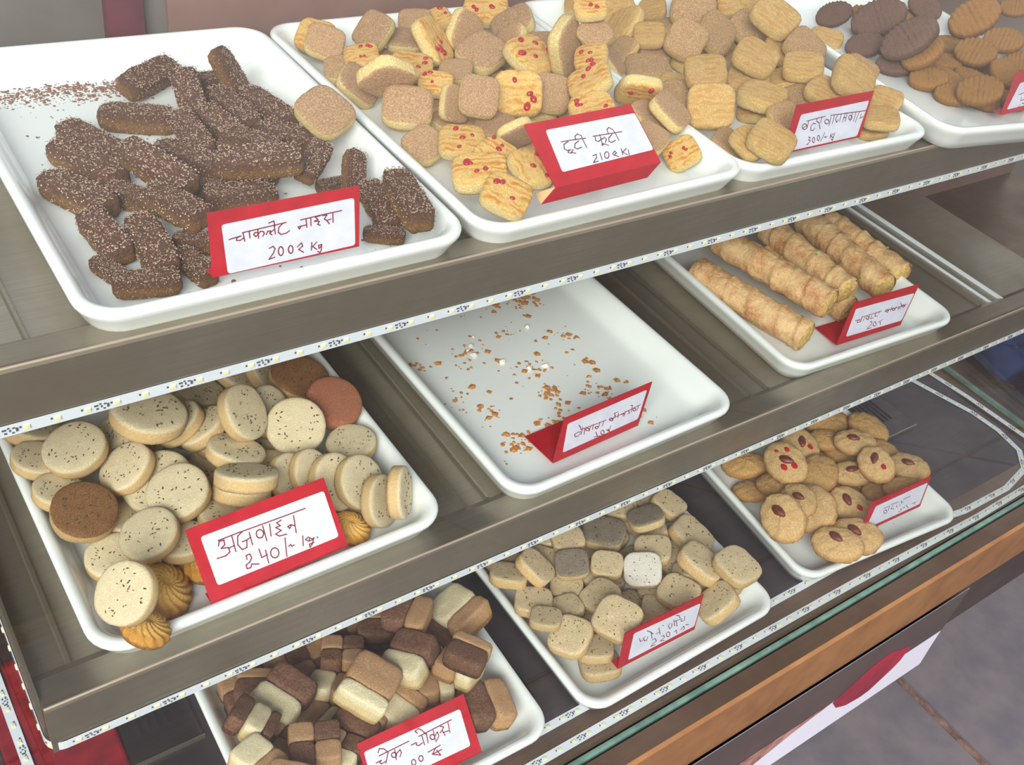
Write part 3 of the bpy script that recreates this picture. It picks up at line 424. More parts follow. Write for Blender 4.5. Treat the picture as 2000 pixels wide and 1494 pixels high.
# ---------------------------------------------------------------- biscuits
def squad(a, b, c, p, seg=28, rings=(-90, -76, -62, -53, -47, -43, -36, -15, 15, 36, 43, 47, 53, 62, 76, 90), amp=0.0004, seed=0, fn=None, ez=7):
    rnd = random.Random(seed); off = Vector((rnd.uniform(0, 50), rnd.uniform(0, 50), 0)); V, Fc = [], []
    rl = [0.0, 0.45, 0.8]
    prof = [(0.0, -1.0)]
    for ph in rings[1:-1]:
        cx, sz = math.cos(math.radians(ph)), math.sin(math.radians(ph)); s = (abs(cx) ** ez + abs(sz) ** ez) ** (1 / ez); prof.append((cx / s, sz / s))
    prof += [(0.0, 1.0)]
    idx = []
    for pr, pz in prof:
        if pr == 0.0: V.append(Vector((0, 0, pz * c))); idx.append([len(V) - 1]); continue
        row = []
        for i in range(seg):
            t = 2 * math.pi * i / seg; cx, sy = math.cos(t), math.sin(t); s = (abs(cx) ** p + abs(sy) ** p) ** (1 / p)
            V.append(Vector((cx / s * a * pr, sy / s * b * pr, pz * c))); row.append(len(V) - 1)
        idx.append(row)
    for r0, r1 in zip(idx, idx[1:]):
        for i in range(seg):
            j = (i + 1) % seg
            if len(r0) == 1: Fc.append((r0[0], r1[j], r1[i]))
            elif len(r1) == 1: Fc.append((r0[i], r0[j], r1[0]))
            else: Fc.append((r0[i], r0[j], r1[j], r1[i]))
    for v in V:
        q = v * 140 + off; d = noise.noise_vector(q) * amp + noise.noise_vector(q * 3.1) * amp * 0.6; v += d
        if fn: fn(v)
    return V, Fc
BM = {}
def lump(v, a=0.0016, s=55):
    v.z += 0
for i in range(3):
    BM['sq', i] = mesh('shortbread', *squad(0.0185, 0.0175, 0.0060, 4, seed=i, amp=0.0005), MAT['sq'], True)
    BM['bt', i] = mesh('butter_biscuit', *squad(0.0185, 0.0175, 0.0060, 4, seed=10 + i, amp=0.0006), MAT['bt'], True)
    BM['rd', i] = mesh('round_biscuit', *squad(0.0225, 0.0225, 0.0064, 2.1, seed=20 + i, seg=36), MAT['rd'], True)
    BM['as', i] = mesh('square_biscuit', *squad(0.0185, 0.0175, 0.0058, 3.6, seed=30 + i, amp=0.0006), MAT['as'], True)
    def dome(v, a=0.027, b=0.021):
        r = (v.x / a) ** 2 + (v.y / b) ** 2
        if v.z > 0: v.z *= 1.25 - 0.45 * min(r, 1.2)
        v += noise.noise_vector(v * 260) * 0.0008
    BM['alm', i] = mesh('oval_biscuit', *squad(0.027, 0.021, 0.0075, 2, seed=40 + i, seg=56, amp=0.0012, fn=dome, ez=3.2, rings=(-90, -70, -55, -47, -42, -25, 10, 32, 41, 46, 50, 55, 60, 65, 70, 75, 80, 85, 90)), MAT['alm'], True)
    def rg(v):
        k = math.cos(v.x * 2 * math.pi / 0.0052)
        if v.z > 0.001: v.z += 0.0010 * k
        r = math.hypot(v.x, v.y)
        if abs(v.z) < 0.005 and r > 0.012: v.x *= 1 + 0.0; v.y *= 1 + 0.035 * k
    BM['rid', i] = mesh('ridged_biscuit', *squad(0.024, 0.018, 0.0065, 2, seed=50 + i, seg=72, amp=0.0004, fn=rg, ez=4, rings=(-90, -70, -55, -47, -42, -25, 10, 32, 41, 46, 50, 55, 60, 65, 70, 75, 80, 85, 90)), MAT['rid'], True)
    BM['dk', i] = mesh('cocoa_biscuit', *squad(0.027, 0.019, 0.0065, 2, seed=60 + i, seg=72, amp=0.0005, fn=rg, ez=4, rings=(-90, -70, -55, -47, -42, -25, 10, 32, 41, 46, 50, 55, 60, 65, 70, 75, 80, 85, 90)), MAT['dk'], True)
    def bar(v):
        v += noise.noise_vector(v * 420) * 0.0008
    BM['bar', i] = mesh('chocolate_bar', *squad(0.024, 0.0095, 0.0078, 5, seed=70 + i, seg=56, amp=0.0007, fn=bar, ez=6, rings=(-90, -70, -55, -47, -42, -25, 10, 32, 41, 46, 50, 55, 60, 65, 70, 75, 80, 85, 90)), MAT['bar'], True)
for a_, b_ in (('rdb', 'rd'), ('rdr', 'rd'), ('asg', 'as'), ('asw', 'as'), ('alp', 'alm')):
    for i in range(3):
        me = BM[b_, i].copy(); me.materials.clear(); me.materials.append(MAT[a_]); BM[a_, i] = me
# fluted swirl biscuit
def swirl():
    V, Fc = [], []; seg, rg_ = 112, 12
    V.append(Vector((0, 0, 0.0068)))
    for k in range(1, rg_ + 1):
        r = k / rg_; R_ = 0.0195 * r
        for i in range(seg):
            t = 2 * math.pi * i / seg; w = abs(math.sin((t + 1.5 * (1 - r)) * 7)) ; fl_ = 1 + 0.09 * r * (w - 0.5)
            z = 0.0082 * (1 - r ** 2.6) - 0.0008 + 0.0026 * r ** 0.6 * (w - 0.5) * (1.2 if r < 0.95 else 0.4) + 0.0006
            if r < 0.25: z -= 0.0022 * (1 - r / 0.25)
            V.append(Vector((R_ * fl_ * math.cos(t), R_ * fl_ * math.sin(t), z if k < rg_ else -0.003)))
    o = len(V)
    for i in range(seg): t = 2 * math.pi * i / seg; V.append(Vector((0.018 * math.cos(t), 0.018 * math.sin(t), -0.0078)))
    V.append(Vector((0, 0, -0.0078)))
    for i in range(seg): Fc.append((0, 1 + i, 1 + (i + 1) % seg))
    for k in range(rg_):
        for i in range(seg): a = 1 + k * seg; Fc.append((a + i, a + seg + i, a + seg + (i + 1) % seg, a + (i + 1) % seg))
    for i in range(seg): Fc.append((o + i, o + seg, o + (i + 1) % seg))
    return mesh('swirl_biscuit', V, Fc, MAT['ros'], True)
BM['ros', 0] = BM['ros', 1] = BM['ros', 2] = swirl()
# seeds, sugar, candied bits, almonds
def bits(n, a, b, z, sz, seed, rnd_shape=(1, 1, 1), both=True, p=2, name='seeds', mat='seed'):
    r = random.Random(seed); parts = []
    for i in range(n):
        while True:
            x, y = r.uniform(-1, 1), r.uniform(-1, 1)
            if abs(x) ** p + abs(y) ** p < 0.8: break
        t = r.uniform(0, 6.28); c, s = math.cos(t), math.sin(t); k = r.uniform(0.6, 1.3); hx, hy, hz = [q * sz * k for q in rnd_shape]
        sg = -1 if both and i % 2 else 1
        v = [(-hx, 0, 0), (0, -hy, 0), (hx, 0, 0), (0, hy, 0), (0, 0, hz), (0, 0, -hz)]
        tl = r.uniform(-0.5, 0.5)
        v = [(x * a + q[0] * c - q[1] * s, y * b + q[0] * s + q[1] * c, sg * z + q[2] + q[0] * tl) for q in v]
        parts.append((v, [(0, 1, 4), (1, 2, 4), (2, 3, 4), (3, 0, 4), (1, 0, 5), (2, 1, 5), (3, 2, 5), (0, 3, 5)]))
    return mesh(name, *join(parts), MAT[mat])
SEED_R = [bits(52, 0.0205, 0.0205, 0.0065, 0.0013, s, (1, 0.4, 0.35)) for s in range(3)]
SEED_S = [bits(40, 0.0165, 0.0155, 0.0059, 0.0012, s + 5, (1, 0.4, 0.35), True, 4) for s in range(3)]
SUGAR = [bits(420, 0.0236, 0.0094, 0.0078, 0.0006, s + 9, (1, 0.9, 0.6), False, 8, 'sugar_crust', 'sugar') for s in range(2)]
SUGAR_SIDE = []
for s in range(2):
    r = random.Random(s + 40); parts = []
    for i in range(160):
        x, z, sg = r.uniform(-0.022, 0.022), r.uniform(-0.006, 0.007), r.choice((-1, 1)); q = 0.0006 * r.uniform(0.6, 1.2); y = sg * 0.0093
        v = [(x - q, y, z), (x, y - q, z), (x + q, y, z), (x, y + q, z), (x, y, z + q), (x, y, z - q)]
        parts.append((v, [(0, 1, 4), (1, 2, 4), (2, 3, 4), (3, 0, 4), (1, 0, 5), (2, 1, 5), (3, 2, 5), (0, 3, 5)]))
    SUGAR_SIDE.append(parts)
    m0 = SUGAR[s]; vv = [tuple(v.co) for v in m0.vertices]; ff = [tuple(p_.vertices) for p_ in m0.polygons]
    SUGAR[s] = mesh('sugar_crust', *join([(vv, ff)] + parts), MAT['sugar'])
def blob(a, b, c, seed, mat, name, pointy=0.0):
    def f(v):
        if pointy: k = 1 - pointy * max(0, v.x / a) ; v.y *= k
    return mesh(name, *squad(a, b, c, 2, seg=12, seed=seed, amp=a * 0.06, fn=f, ez=2, rings=(-90, -60, -25, 10, 40, 68, 90)), MAT[mat], True)
CAND = [blob(0.0028, 0.0021, 0.0014, i, 'candied', 'candied_fruit') for i in range(3)]
ALM = blob(0.0085, 0.0050, 0.0032, 3, 'almond', 'almond', 0.45)
DYE = [blob(0.0045 - 0.001 * i, 0.0030 - 0.0006 * i, 0.0006, 5 + i, 'reddye', 'red_dye_spot') for i in range(3)]
def brick(x0, x1, y0, y1, mat, seed):
    a, b = (x1 - x0) / 2 + 0.0002, (y1 - y0) / 2 + 0.0002
    V, Fc = squad(a, b, 0.0105, 6, seg=24, seed=seed, amp=0.0005)
    for v in V: v.x += (x0 + x1) / 2; v.y += (y0 + y1) / 2
    return mesh(mat + '_block', V, Fc, MAT[mat], True)
A_, B_ = 0.0205, 0.0185
LAY = {'half': [(-A_, 0, -B_, B_, 'cream'), (0, A_, -B_, B_, 'cocoa')], 'thalf': [(-A_, 0.002, -B_, B_, 'cocoa'), (0.002, A_, -B_, B_, 'tan')],
       'check': [(-A_, 0, -B_, 0, 'cocoa'), (0, A_, -B_, 0, 'tan'), (-A_, 0, 0, B_, 'tan'), (0, A_, 0, B_, 'cocoa')],
       'ccheck': [(-A_, 0, -B_, 0, 'cocoa'), (0, A_, -B_, 0, 'cream'), (-A_, 0, 0, B_, 'tan'), (0, A_, 0, B_, 'cocoa')],
       'stripe': [(-A_, -0.008, -B_, B_, 'cream'), (-0.008, A_, -B_, B_, 'tan')], 'mid': [(-A_, -0.006, -B_, B_, 'cocoa'), (-0.006, 0.011, -B_, B_, 'cream'), (0.011, A_, -B_, B_, 'cocoa')],
       'cream': [(-A_, 0.006, -B_, B_, 'cream'), (0.006, A_, -B_, B_, 'tan')], 'dark': [(-A_, A_, -B_, B_ * 0.35, 'cocoa'), (-A_, A_, B_ * 0.35, B_, 'tan')],
       'tan': [(-A_, 0.004, -B_, B_, 'tan'), (0.004, A_, -B_, B_, 'cream')], 'foot': [(-A_, A_, -B_ * 0.3, B_, 'cocoa'), (-A_, A_, -B_, -B_ * 0.3, 'cream')]}
BLK = {k: [(q[4], brick(*q, i)) for i, q in enumerate(v)] for k, v in LAY.items()}
def layout(label):
    if not label: return 'check'
    for w, k in (('cream stripe', 'stripe'), ('split cream', 'half'), ('dark left half', 'thalf'), ('cream-capped', 'half'), ('dark and tan', 'thalf'), ('cream middle', 'mid'), ('chequered', 'ccheck'),
                 ('big brown', 'check'), ('cream foot', 'foot'), ('cream', 'cream'), ('rough dark', 'dark'), ('dark', 'dark'), ('tan', 'tan'), ('orange-brown', 'tan'), ('brown', 'check')):
        if w in label: return k
    return 'half'
NAMES = dict(bar='chocolate_bar', sq_t='fruit_cookie', sq_u='fruit_cookie', bt='butter_cookie', bu='butter_cookie', rd='round_cookie', rdb='round_cookie', rdr='round_cookie', ros='swirl_biscuit', chk='block_cookie', asg='square_cookie', asw='square_cookie', alm='almond_cookie', alms='almond_cookie', alp='oval_cookie', rid='ridged_biscuit', dk='cocoa_biscuit')
NAMES['as'] = 'square_cookie'
TRAYNAME = {'T1': 'in the chocolate bar tray', 'T2': 'in the red-specked cookie tray', 'T3': 'in the almond butter cookie tray', 'T4': 'in the top right tray', 'M1': 'in the round cookie tray', 'B1': 'in the block cookie tray', 'B2': 'in the square seeded cookie tray', 'B3': 'in the almond-topped cookie tray', 'X': ''}
FILL = {'T2': 'plain cookie of the shaded bottom layer in the red-specked cookie tray', 'T3': 'plain cookie of the shaded bottom layer under the golden heap', 'T4': 'biscuit of the shaded bottom layer in the top right tray', 'M1': 'round cookie of the shaded bottom layer in the middle shelf tray', 'B1': 'block cookie of the shaded bottom layer in the bottom left tray', 'B2': 'square cookie of the shaded bottom layer in the bottom centre tray', 'B3': 'plain oval cookie of the shaded bottom layer in the bottom right tray'}
CAT = dict(bar='chocolate bar')
ITEMS = {'B2':[('as',(4192,-492,-3680),(1000,-27,0,27,1000,0),(100,100,100),0,None),
('as',(4614,-881,-3680),(991,-131,0,131,991,0),(100,100,100),0,None),
('as',(4617,-488,-3680),(994,114,0,-114,994,0),(100,100,100),0,None),
('as',(4588,-78,-3680),(994,111,0,-111,994,0),(100,100,100),0,None),
('as',(5005,-889,-3680),(996,92,0,-92,996,0),(100,100,100),0,None),
('as',(5008,-491,-3680),(998,60,0,-60,998,0),(100,100,100),0,None),
('as',(5009,-59,-3680),(997,-79,0,79,997,0),(100,100,100),0,None),
('as',(5436,-882,-3680),(991,135,0,-135,991,0),(100,100,100),0,None),
('as',(5416,-455,-3680),(1000,17,0,-17,1000,0),(100,100,100),0,None),
('as',(5405,-58,-3680),(999,52,0,-52,999,0),(100,100,100),0,None),
('as',(5852,-880,-3680),(999,-33,0,33,999,0),(100,100,100),0,None),
('as',(5842,-469,-3680),(998,64,0,-64,998,0),(100,100,100),0,None),
('as',(5844,-31,-3680),(989,147,0,-147,989,0),(100,100,100),0,None),
('as',(5692,160,-3575),(843,-527,113,533,846,-31),(105,105,105),0,'reddish shaded cookie just under the light strip'),
('as',(6043,69,-3541),(742,-621,254,658,747,-95),(81,81,81),0,'small cookie at the back, above the flat pair'),
('as',(6096,-147,-3420),(222,-972,-82,969,229,-94),(96,96,96),0,'cookie leaning on the right wall at the back'),
('as',(4754,221,-3616),(796,-575,186,595,801,-69),(99,99,99),0,'pale cookie under the light strip, left of the tan one'),
('as',(4827,-6,-3471),(929,-345,134,354,934,-49),(91,91,91),0,'tan cookie under the light strip, left of the large grey-topped one'),
('as',(4500,-62,-3562),(537,-839,86,844,535,-49),(93,93,93),0,'cookie shaded behind the leaning left one'),
('as',(4164,190,-3629),(979,-151,-139,109,956,-272),(108,108,108),0,'pale cookie at the far left back under the strip'),
('as',(5968,-401,-3565),(821,-551,147,563,825,-51),(80,80,80),0,'small cookie right of the flat pair'),
('as',(6002,-611,-3403),(269,-928,-257,938,313,-150),(123,123,123),0,'orange-edged cookie leaning on the right wall'),
('as',(5703,-332,-3511),(813,-349,466,525,786,-327),(101,101,101),0,'lower cookie of the flat pair'),
('asg',(5715,-197,-3401),(908,-293,301,383,871,-308),(101,101,101),0,'upper grey-topped cookie of the flat pair'),
('asg',(5260,-77,-3529),(610,-773,172,786,618,-10),(122,122,122),0,'large grey-topped cookie with a pale edge at the back'),
('as',(3998,-124,-3447),(780,-625,28,600,735,-316),(101,101,101),0,'flat cookie at the left wall'),
('as',(4251,-202,-3380),(317,-893,-318,840,420,-343),(106,106,106),0,'cookie leaning on edge at the back left'),
('as',(4855,-432,-3559),(974,-170,152,197,963,-182),(83,83,83),0,'small speckled cookie in the gap left of centre'),
('as',(4504,-447,-3560),(787,-583,203,610,785,-109),(90,90,90),0,'speckled cookie under the grey-faced one'),
('as',(5728,-698,-3554),(92,-995,-34,985,86,149),(113,113,113),0,'tan cookie behind the white sun-patch one'),
('as',(5485,-575,-3393),(742,-618,261,634,773,26),(103,103,103),0,'big tan cookie above the white sun-patch one'),
('asg',(4640,-309,-3431),(828,-518,217,495,855,153),(93,93,93),0,'grey grainy-faced square cookie left of centre'),
('as',(4954,-486,-3424),(690,-704,167,696,709,115),(88,88,88),0,'grey-green speckled cookie left of the white one'),
('as',(5301,-847,-3565),(746,-612,261,637,771,-13),(83,83,83),0,'cookie under the white sun-patch one'),
('as',(6031,-1185,-3579),(164,-957,240,986,167,-11),(87,87,87),0,'pale cookie under the rightmost one'),
('as',(5710,-1114,-3517),(141,-989,42,987,144,73),(111,111,111),0,"tan cookie behind the card's top right"),
('as',(5637,-942,-3408),(594,-731,337,805,533,-262),(80,80,80),0,'thin cookie right of the tan one'),
('as',(5723,-1004,-3260),(260,-952,-159,907,297,-299),(130,130,130),0,'long cookie leaning on edge at the right'),
('as',(5941,-1255,-3158),(11,-999,-31,1000,11,-24),(118,118,118),0,'speckled cookie rightmost by the wall'),
('as',(5350,-1121,-3377),(341,-932,121,920,358,162),(106,106,106),0,"tan cookie behind the card's top edge"),
('as',(5135,-1083,-3520),(668,-727,159,743,664,-84),(80,80,80),0,"small cookie at the card's top left"),
('asw',(5206,-734,-3373),(749,-612,255,511,778,367),(103,103,103),0,'square cookie with a painted white sun patch'),  # sunlit glare on this cookie is put into its colour
('as',(4037,-494,-3454),(769,-627,122,639,761,-112),(98,98,98),0,'brownish grainy cookie low at the left wall'),
('as',(4301,-687,-3476),(980,-159,123,181,962,-202),(84,84,84),0,'speckled cookie in the left middle'),
('as',(4638,-767,-3416),(942,153,299,-50,944,-326),(101,101,101),0,'pale cookie above the big front one'),
('as',(3954,-772,-3328),(710,-689,147,704,689,-170),(80,80,80),0,'shaded cookie low at the left wall, second from the front'),
('as',(5564,-1424,-3309),(760,-76,645,390,848,-359),(115,115,115),0,'cookie leaning right of the card'),
('as',(4292,-1278,-3635),(903,-389,180,423,877,-226),(104,104,104),0,'bottom cookie at the front left corner'),
('as',(4306,-1161,-3548),(776,-589,224,629,749,-210),(95,95,95),0,'cookie second from the bottom at the front left corner'),
('as',(4087,-1010,-3398),(848,493,194,-448,863,-234),(109,109,109),0,'seeded cookie leaning at the front left'),
('as',(4460,-1172,-3175),(334,-930,150,865,366,344),(117,117,117),0,'large bright seeded cookie left of the card')],
'M1':[('rd',(997,233,-1564),(-784,621,0,-621,-784,0),(100,100,100),0,None),
('rd',(982,704,-1564),(928,374,0,-374,928,0),(100,100,100),0,None),
('rd',(973,1152,-1564),(738,-675,0,675,738,0),(100,100,100),0,None),
('rd',(1443,218,-1564),(1000,8,0,-8,1000,0),(100,100,100),0,None),
('rd',(1453,692,-1564),(286,958,0,-958,286,0),(100,100,100),0,None),
('rd',(1439,1183,-1564),(-410,912,0,-912,-410,0),(100,100,100),0,None),
('rd',(1425,1650,-1564),(-951,311,0,-311,-951,0),(100,100,100),0,None),
('rd',(1939,231,-1564),(83,997,0,-997,83,0),(100,100,100),0,None),
('rd',(1908,713,-1564),(857,515,0,-515,857,0),(100,100,100),0,None),
('rd',(1931,1159,-1564),(958,-288,0,288,958,0),(100,100,100),0,None),
('rd',(315,1494,-1405),(837,326,-440,-353,936,23),(100,100,100),0,'brownish cookie lying flat under the light strip at the far left'),
('rd',(268,1102,-1368),(949,-135,-285,133,991,-28),(80,80,80),0,'cookie hidden behind the speckled one at the far left'),
('rd',(1574,1403,-1435),(856,-401,-327,361,916,-177),(95,95,95),0,'pale cookie just under the light strip, left of the dark gap'),
('rd',(1972,1568,-1519),(665,-638,-388,631,758,-164),(85,85,85),0,'cookie edge peeping under the light strip, left of two'),
('rd',(2165,1471,-1461),(460,-488,-741,612,780,-134),(90,90,90),0,'cookie edge peeping under the light strip, right of two'),
('rdb',(2344,1171,-1367),(833,-504,-231,523,852,28),(111,111,111),1,'large brown cookie in the back right shade'),
('rdr',(2442,739,-1320),(959,-218,-181,266,911,316),(102,102,102),0,'reddish grainy cookie at the right back'),
('rd',(1523,839,-1444),(851,-514,105,521,852,-49),(88,88,88),0,'shaded cookie in the gap behind the tipped ones'),
('rd',(808,1103,-1404),(317,734,600,-626,638,-449),(80,80,80),0,'yellowish cookie behind the speckled left ones'),
('rd',(1413,878,-1313),(887,40,461,129,935,-329),(92,92,92),0,'cookie leaning in a row, right of two under the big pale one'),
('rd',(1263,983,-1297),(861,185,475,-28,948,-318),(91,91,91),0,'cookie leaning in a row, left of two under the big pale one'),
('rd',(1035,950,-1091),(968,120,-219,-117,993,27),(120,120,120),0,'big pale seeded cookie topmost at the back'),
('rd',(508,973,-1245),(843,465,269,-481,877,-8),(98,98,98),0,'pale seeded cookie leaning at the left wall'),
('rd',(1929,862,-1323),(47,-723,-689,863,377,-336),(95,95,95),0,'cookie on edge directly behind the big round-faced one'),
('rd',(1655,702,-1096),(161,-656,-738,818,507,-272),(98,98,98),0,'cookie on edge at the back, left of the big round-faced one'),
('rd',(2396,336,-1408),(684,-719,121,724,689,4),(88,88,88),0,'smooth tan cookie by the right wall'),
('rd',(1737,380,-1434),(945,-290,-149,282,957,-73),(83,83,83),0,'orange-shaded cookie behind the flat stack'),
('rd',(1502,479,-1257),(705,-694,-149,623,706,-336),(96,96,96),0,'cookie tipped above the flat stack of two'),
('rd',(2035,580,-1287),(901,-433,16,358,765,536),(102,102,102),0,'big seeded cookie facing straight out at the right'),
('rd',(1784,173,-1346),(360,748,557,-818,-33,574),(80,80,80),0,'orange-brown cookie at the back end of the leaning row'),
('rd',(1939,141,-1342),(540,731,417,-722,148,676),(80,80,80),0,'seeded cookie second in the leaning row'),
('rd',(2081,10,-1384),(620,692,369,-693,263,671),(98,98,98),0,'wide plain cookie third in the leaning row'),
('rd',(2246,-75,-1380),(625,684,375,-700,278,658),(93,93,93),0,'smooth cookie fourth in the leaning row'),
('ros',(2058,-315,-1541),(942,-233,-242,226,972,-60),(80,80,80),0,'orange swirl biscuit under the leaning row by the front rim'),
('rd',(2320,-270,-1433),(446,690,570,-715,-108,691),(90,90,90),0,"thick-edged cookie standing near the tray's front right corner"),
('rd',(2441,-337,-1333),(400,713,576,-540,-324,777),(90,90,90),0,'cookie standing fully on edge, rightmost'),
('rd',(1417,173,-1340),(879,-469,-88,372,789,-490),(94,94,94),0,'lower cookie of the flat stack above the card'),
('rd',(1417,78,-1106),(817,-574,48,516,693,-504),(99,99,99),0,'upper cookie of the flat stack above the card'),
('rd',(312,746,-1383),(945,-159,-286,148,987,-58),(80,80,80),0,'cookie under the brown-faced one at the left wall'),
('rd',(664,456,-1544),(942,-217,-254,198,975,-100),(80,80,80),0,'shaded cookie right of the brown-faced one'),
('rd',(1243,29,-1387),(943,-245,-223,206,961,-185),(89,89,89),0,"tan cookie behind the card's top left"),
('rd',(944,537,-1379),(892,259,370,-240,966,-97),(113,113,113),0,'big pale cookie under the topmost centre one'),
('rdb',(398,447,-1330),(943,-264,-201,311,914,259),(98,98,98),1,'cookie showing its dark brown toasted base'),
('rd',(781,704,-1308),(803,404,439,-310,911,-270),(91,91,91),0,'cookie leaning on edge left of centre'),
('rd',(993,263,-1240),(961,6,276,-46,989,140),(97,97,97),0,'large pale cookie topmost in the centre'),
('ros',(1026,-164,-1530),(913,-403,-67,386,904,-187),(96,96,96),0,"orange swirl biscuit behind the card's left edge"),
('rd',(900,-26,-1410),(963,-267,37,269,953,-138),(83,83,83),0,"shaded cookie at the card's left edge"),
('rd',(481,134,-1526),(973,-229,-14,229,973,40),(86,86,86),0,'tan seeded cookie low at the left'),
('rd',(699,8,-1271),(937,-68,343,54,997,50),(89,89,89),0,'pale green-seeded cookie left of the card'),
('ros',(439,-667,-1301),(886,-98,-454,35,989,-145),(80,80,80),0,'swirl biscuit crushed under the front cookie'),
('ros',(663,-290,-1476),(876,266,-402,-166,949,267),(111,111,111),0,'golden fluted swirl biscuit at the front'),
('rd',(373,-543,-1068),(516,615,596,-613,751,-245),(89,89,89),0,'bright seeded cookie frontmost at the left corner')],
'B1':[('chk',(1351,-396,-3633),(993,-118,0,118,993,0),(100,100,100),0,None),
('chk',(1355,1,-3633),(999,-37,0,37,999,0),(100,100,100),0,None),
('chk',(1720,-830,-3633),(998,64,0,-64,998,0),(100,100,100),0,None),
('chk',(1758,-421,-3633),(1000,16,0,-16,1000,0),(100,100,100),0,None),
('chk',(1760,-7,-3625),(998,-55,0,55,998,0),(100,100,100),0,None),
('chk',(2133,-836,-3628),(992,-128,0,128,992,0),(100,100,100),0,None),
('chk',(2166,-424,-3618),(994,-108,0,108,994,0),(100,100,100),0,None),
('chk',(2165,-43,-3629),(1000,-2,0,2,1000,0),(100,100,100),0,None),
('chk',(2548,-839,-3633),(1000,-14,0,14,1000,0),(100,100,100),0,None),
('chk',(2572,-428,-3628),(999,-49,0,49,999,0),(100,100,100),0,None),
('chk',(2574,-44,-3631),(1000,28,0,-28,1000,0),(100,100,100),0,None),
('chk',(2959,-833,-3633),(993,116,0,-116,993,0),(100,100,100),0,None),
('chk',(2978,-448,-3633),(1000,-25,0,25,1000,0),(100,100,100),0,None),
('chk',(2984,-28,-3633),(991,132,0,-132,991,0),(100,100,100),0,None),
('chk',(2164,-195,-3412),(872,-489,29,486,854,-187),(90,90,90),0,'brown cookie in the shade under the light strip'),
('chk',(2563,-58,-3437),(903,-426,-62,423,904,-61),(80,80,80),0,'dark cookie at the back, left of the tall pair'),
('chk',(3291,-308,-3379),(182,-926,330,954,248,168),(119,119,119),0,'cream cookie in the back right shade'),
('chk',(1393,-128,-3432),(849,-523,83,529,841,-114),(80,80,80),0,'very dark cookie under the light strip at the left'),
('chk',(2898,-411,-3400),(501,-843,-195,822,534,-197),(89,89,89),0,'chocolate cookie with a cream foot, back centre'),
('chk',(2781,-219,-3190),(649,-746,148,756,654,-18),(98,98,98),0,'cookie with dark left half and cream right corner, topmost at the back'),
('chk',(2933,-855,-3264),(449,-885,123,878,412,-242),(94,94,94),0,'orange-brown cookie right of centre'),
('chk',(2967,-892,-3062),(571,-821,5,809,562,-172),(86,86,86),0,'dark sugared cookie at the right back'),
('chk',(1712,-665,-3412),(531,-831,166,834,478,-276),(81,81,81),0,'tan cookie sunk left of the tall centre one'),
('chk',(1909,-424,-3411),(741,-664,105,648,664,-373),(80,80,80),0,'flat cream cookie left of the tall centre one'),
('chk',(2573,-615,-3198),(841,522,140,-438,810,-390),(110,110,110),0,'cream-capped cookie leaning in the back centre'),
('chk',(1499,-418,-3243),(877,479,-29,-474,874,107),(110,110,110),0,'large cookie split cream and cocoa at the left'),
('chk',(2719,-841,-3431),(902,-426,69,430,874,-227),(80,80,80),0,"tan cookie above the card's top edge"),
('chk',(3010,-1189,-3457),(938,-230,-259,223,973,-55),(114,114,114),0,'dark and tan cookie right of the card'),
('chk',(2333,-900,-3392),(862,497,-100,-473,859,195),(93,93,93),0,"cream cookie at the card's top left"),
('chk',(1947,-889,-3303),(441,-878,-186,825,478,-301),(91,91,91),0,'rough dark-faced cookie under the tall centre one'),
('chk',(2106,-738,-3100),(799,597,-74,-568,790,231),(115,115,115),0,'tall cookie with a cream stripe and orange-tan face, centre'),
('chk',(1289,-770,-3239),(574,-813,97,807,542,-233),(80,80,80),0,'crumbled dark cookie piece left of the big brown one'),
('chk',(1140,-634,-3018),(594,-740,-316,621,672,-404),(89,89,89),0,'cookie with a cream middle near the left wall'),
('chk',(1675,-1069,-3250),(585,-808,66,811,581,-74),(81,81,81),0,'chequered cookie left of the card'),
('chk',(1472,-1032,-3059),(919,-395,-7,393,915,-94),(96,96,96),0,'big brown cookie at the front left'),
('chk',(1025,-977,-2939),(382,-924,-1,898,372,-236),(80,80,80),0,"cream cookie at the photo's bottom edge"),
('chk',(1133,-1308,-2851),(785,-611,-100,561,771,-302),(81,81,81),0,"dark cookie below the photo's bottom edge, left of the card"),
('chk',(1745,-1205,-3607),(892,-435,-120,391,878,-276),(84,84,84),0,"tan cookie below the photo's bottom edge, beside the card")],
'T3':[('bu',(6650,1726,432),(994,114,0,-114,994,0),(100,100,100),1,None),
('bu',(7083,1761,432),(998,-55,0,55,998,0),(100,100,100),1,None),
('bu',(7064,2153,432),(1000,-15,0,15,1000,0),(100,100,100),1,None),
('bu',(7088,2545,432),(999,-54,0,54,999,0),(100,100,100),1,None),
('bu',(7122,2996,432),(1000,2,0,-2,1000,0),(100,100,100),1,None),
('bu',(7493,1300,432),(991,135,0,-135,991,0),(100,100,100),1,None),
('bu',(7468,1723,432),(1000,17,0,-17,1000,0),(100,100,100),1,None),
('bu',(7492,2152,432),(999,52,0,-52,999,0),(100,100,100),1,None),
('bu',(7499,2541,432),(997,-83,0,83,997,0),(100,100,100),1,None),
('bu',(7532,2961,432),(998,58,0,-58,998,0),(100,100,100),1,None),
('bu',(7868,1279,432),(999,-36,0,36,999,0),(100,100,100),1,None),
('bu',(7877,1685,432),(991,132,0,-132,991,0),(100,100,100),1,None),
('bu',(7891,2100,432),(996,93,0,-93,996,0),(100,100,100),1,None),
('bu',(7884,2533,432),(995,104,0,-104,995,0),(100,100,100),1,None),
('bu',(7903,2942,432),(1000,-6,0,6,1000,0),(100,100,100),1,None),
('bt',(8117,3223,607),(785,-594,176,540,795,276),(85,85,85),0,"pale cookie cut by the photo's top edge, centre of the heap"),
('bt',(6497,3365,604),(776,-604,180,523,777,350),(80,80,80),0,"brown cookie at the heap's top left"),
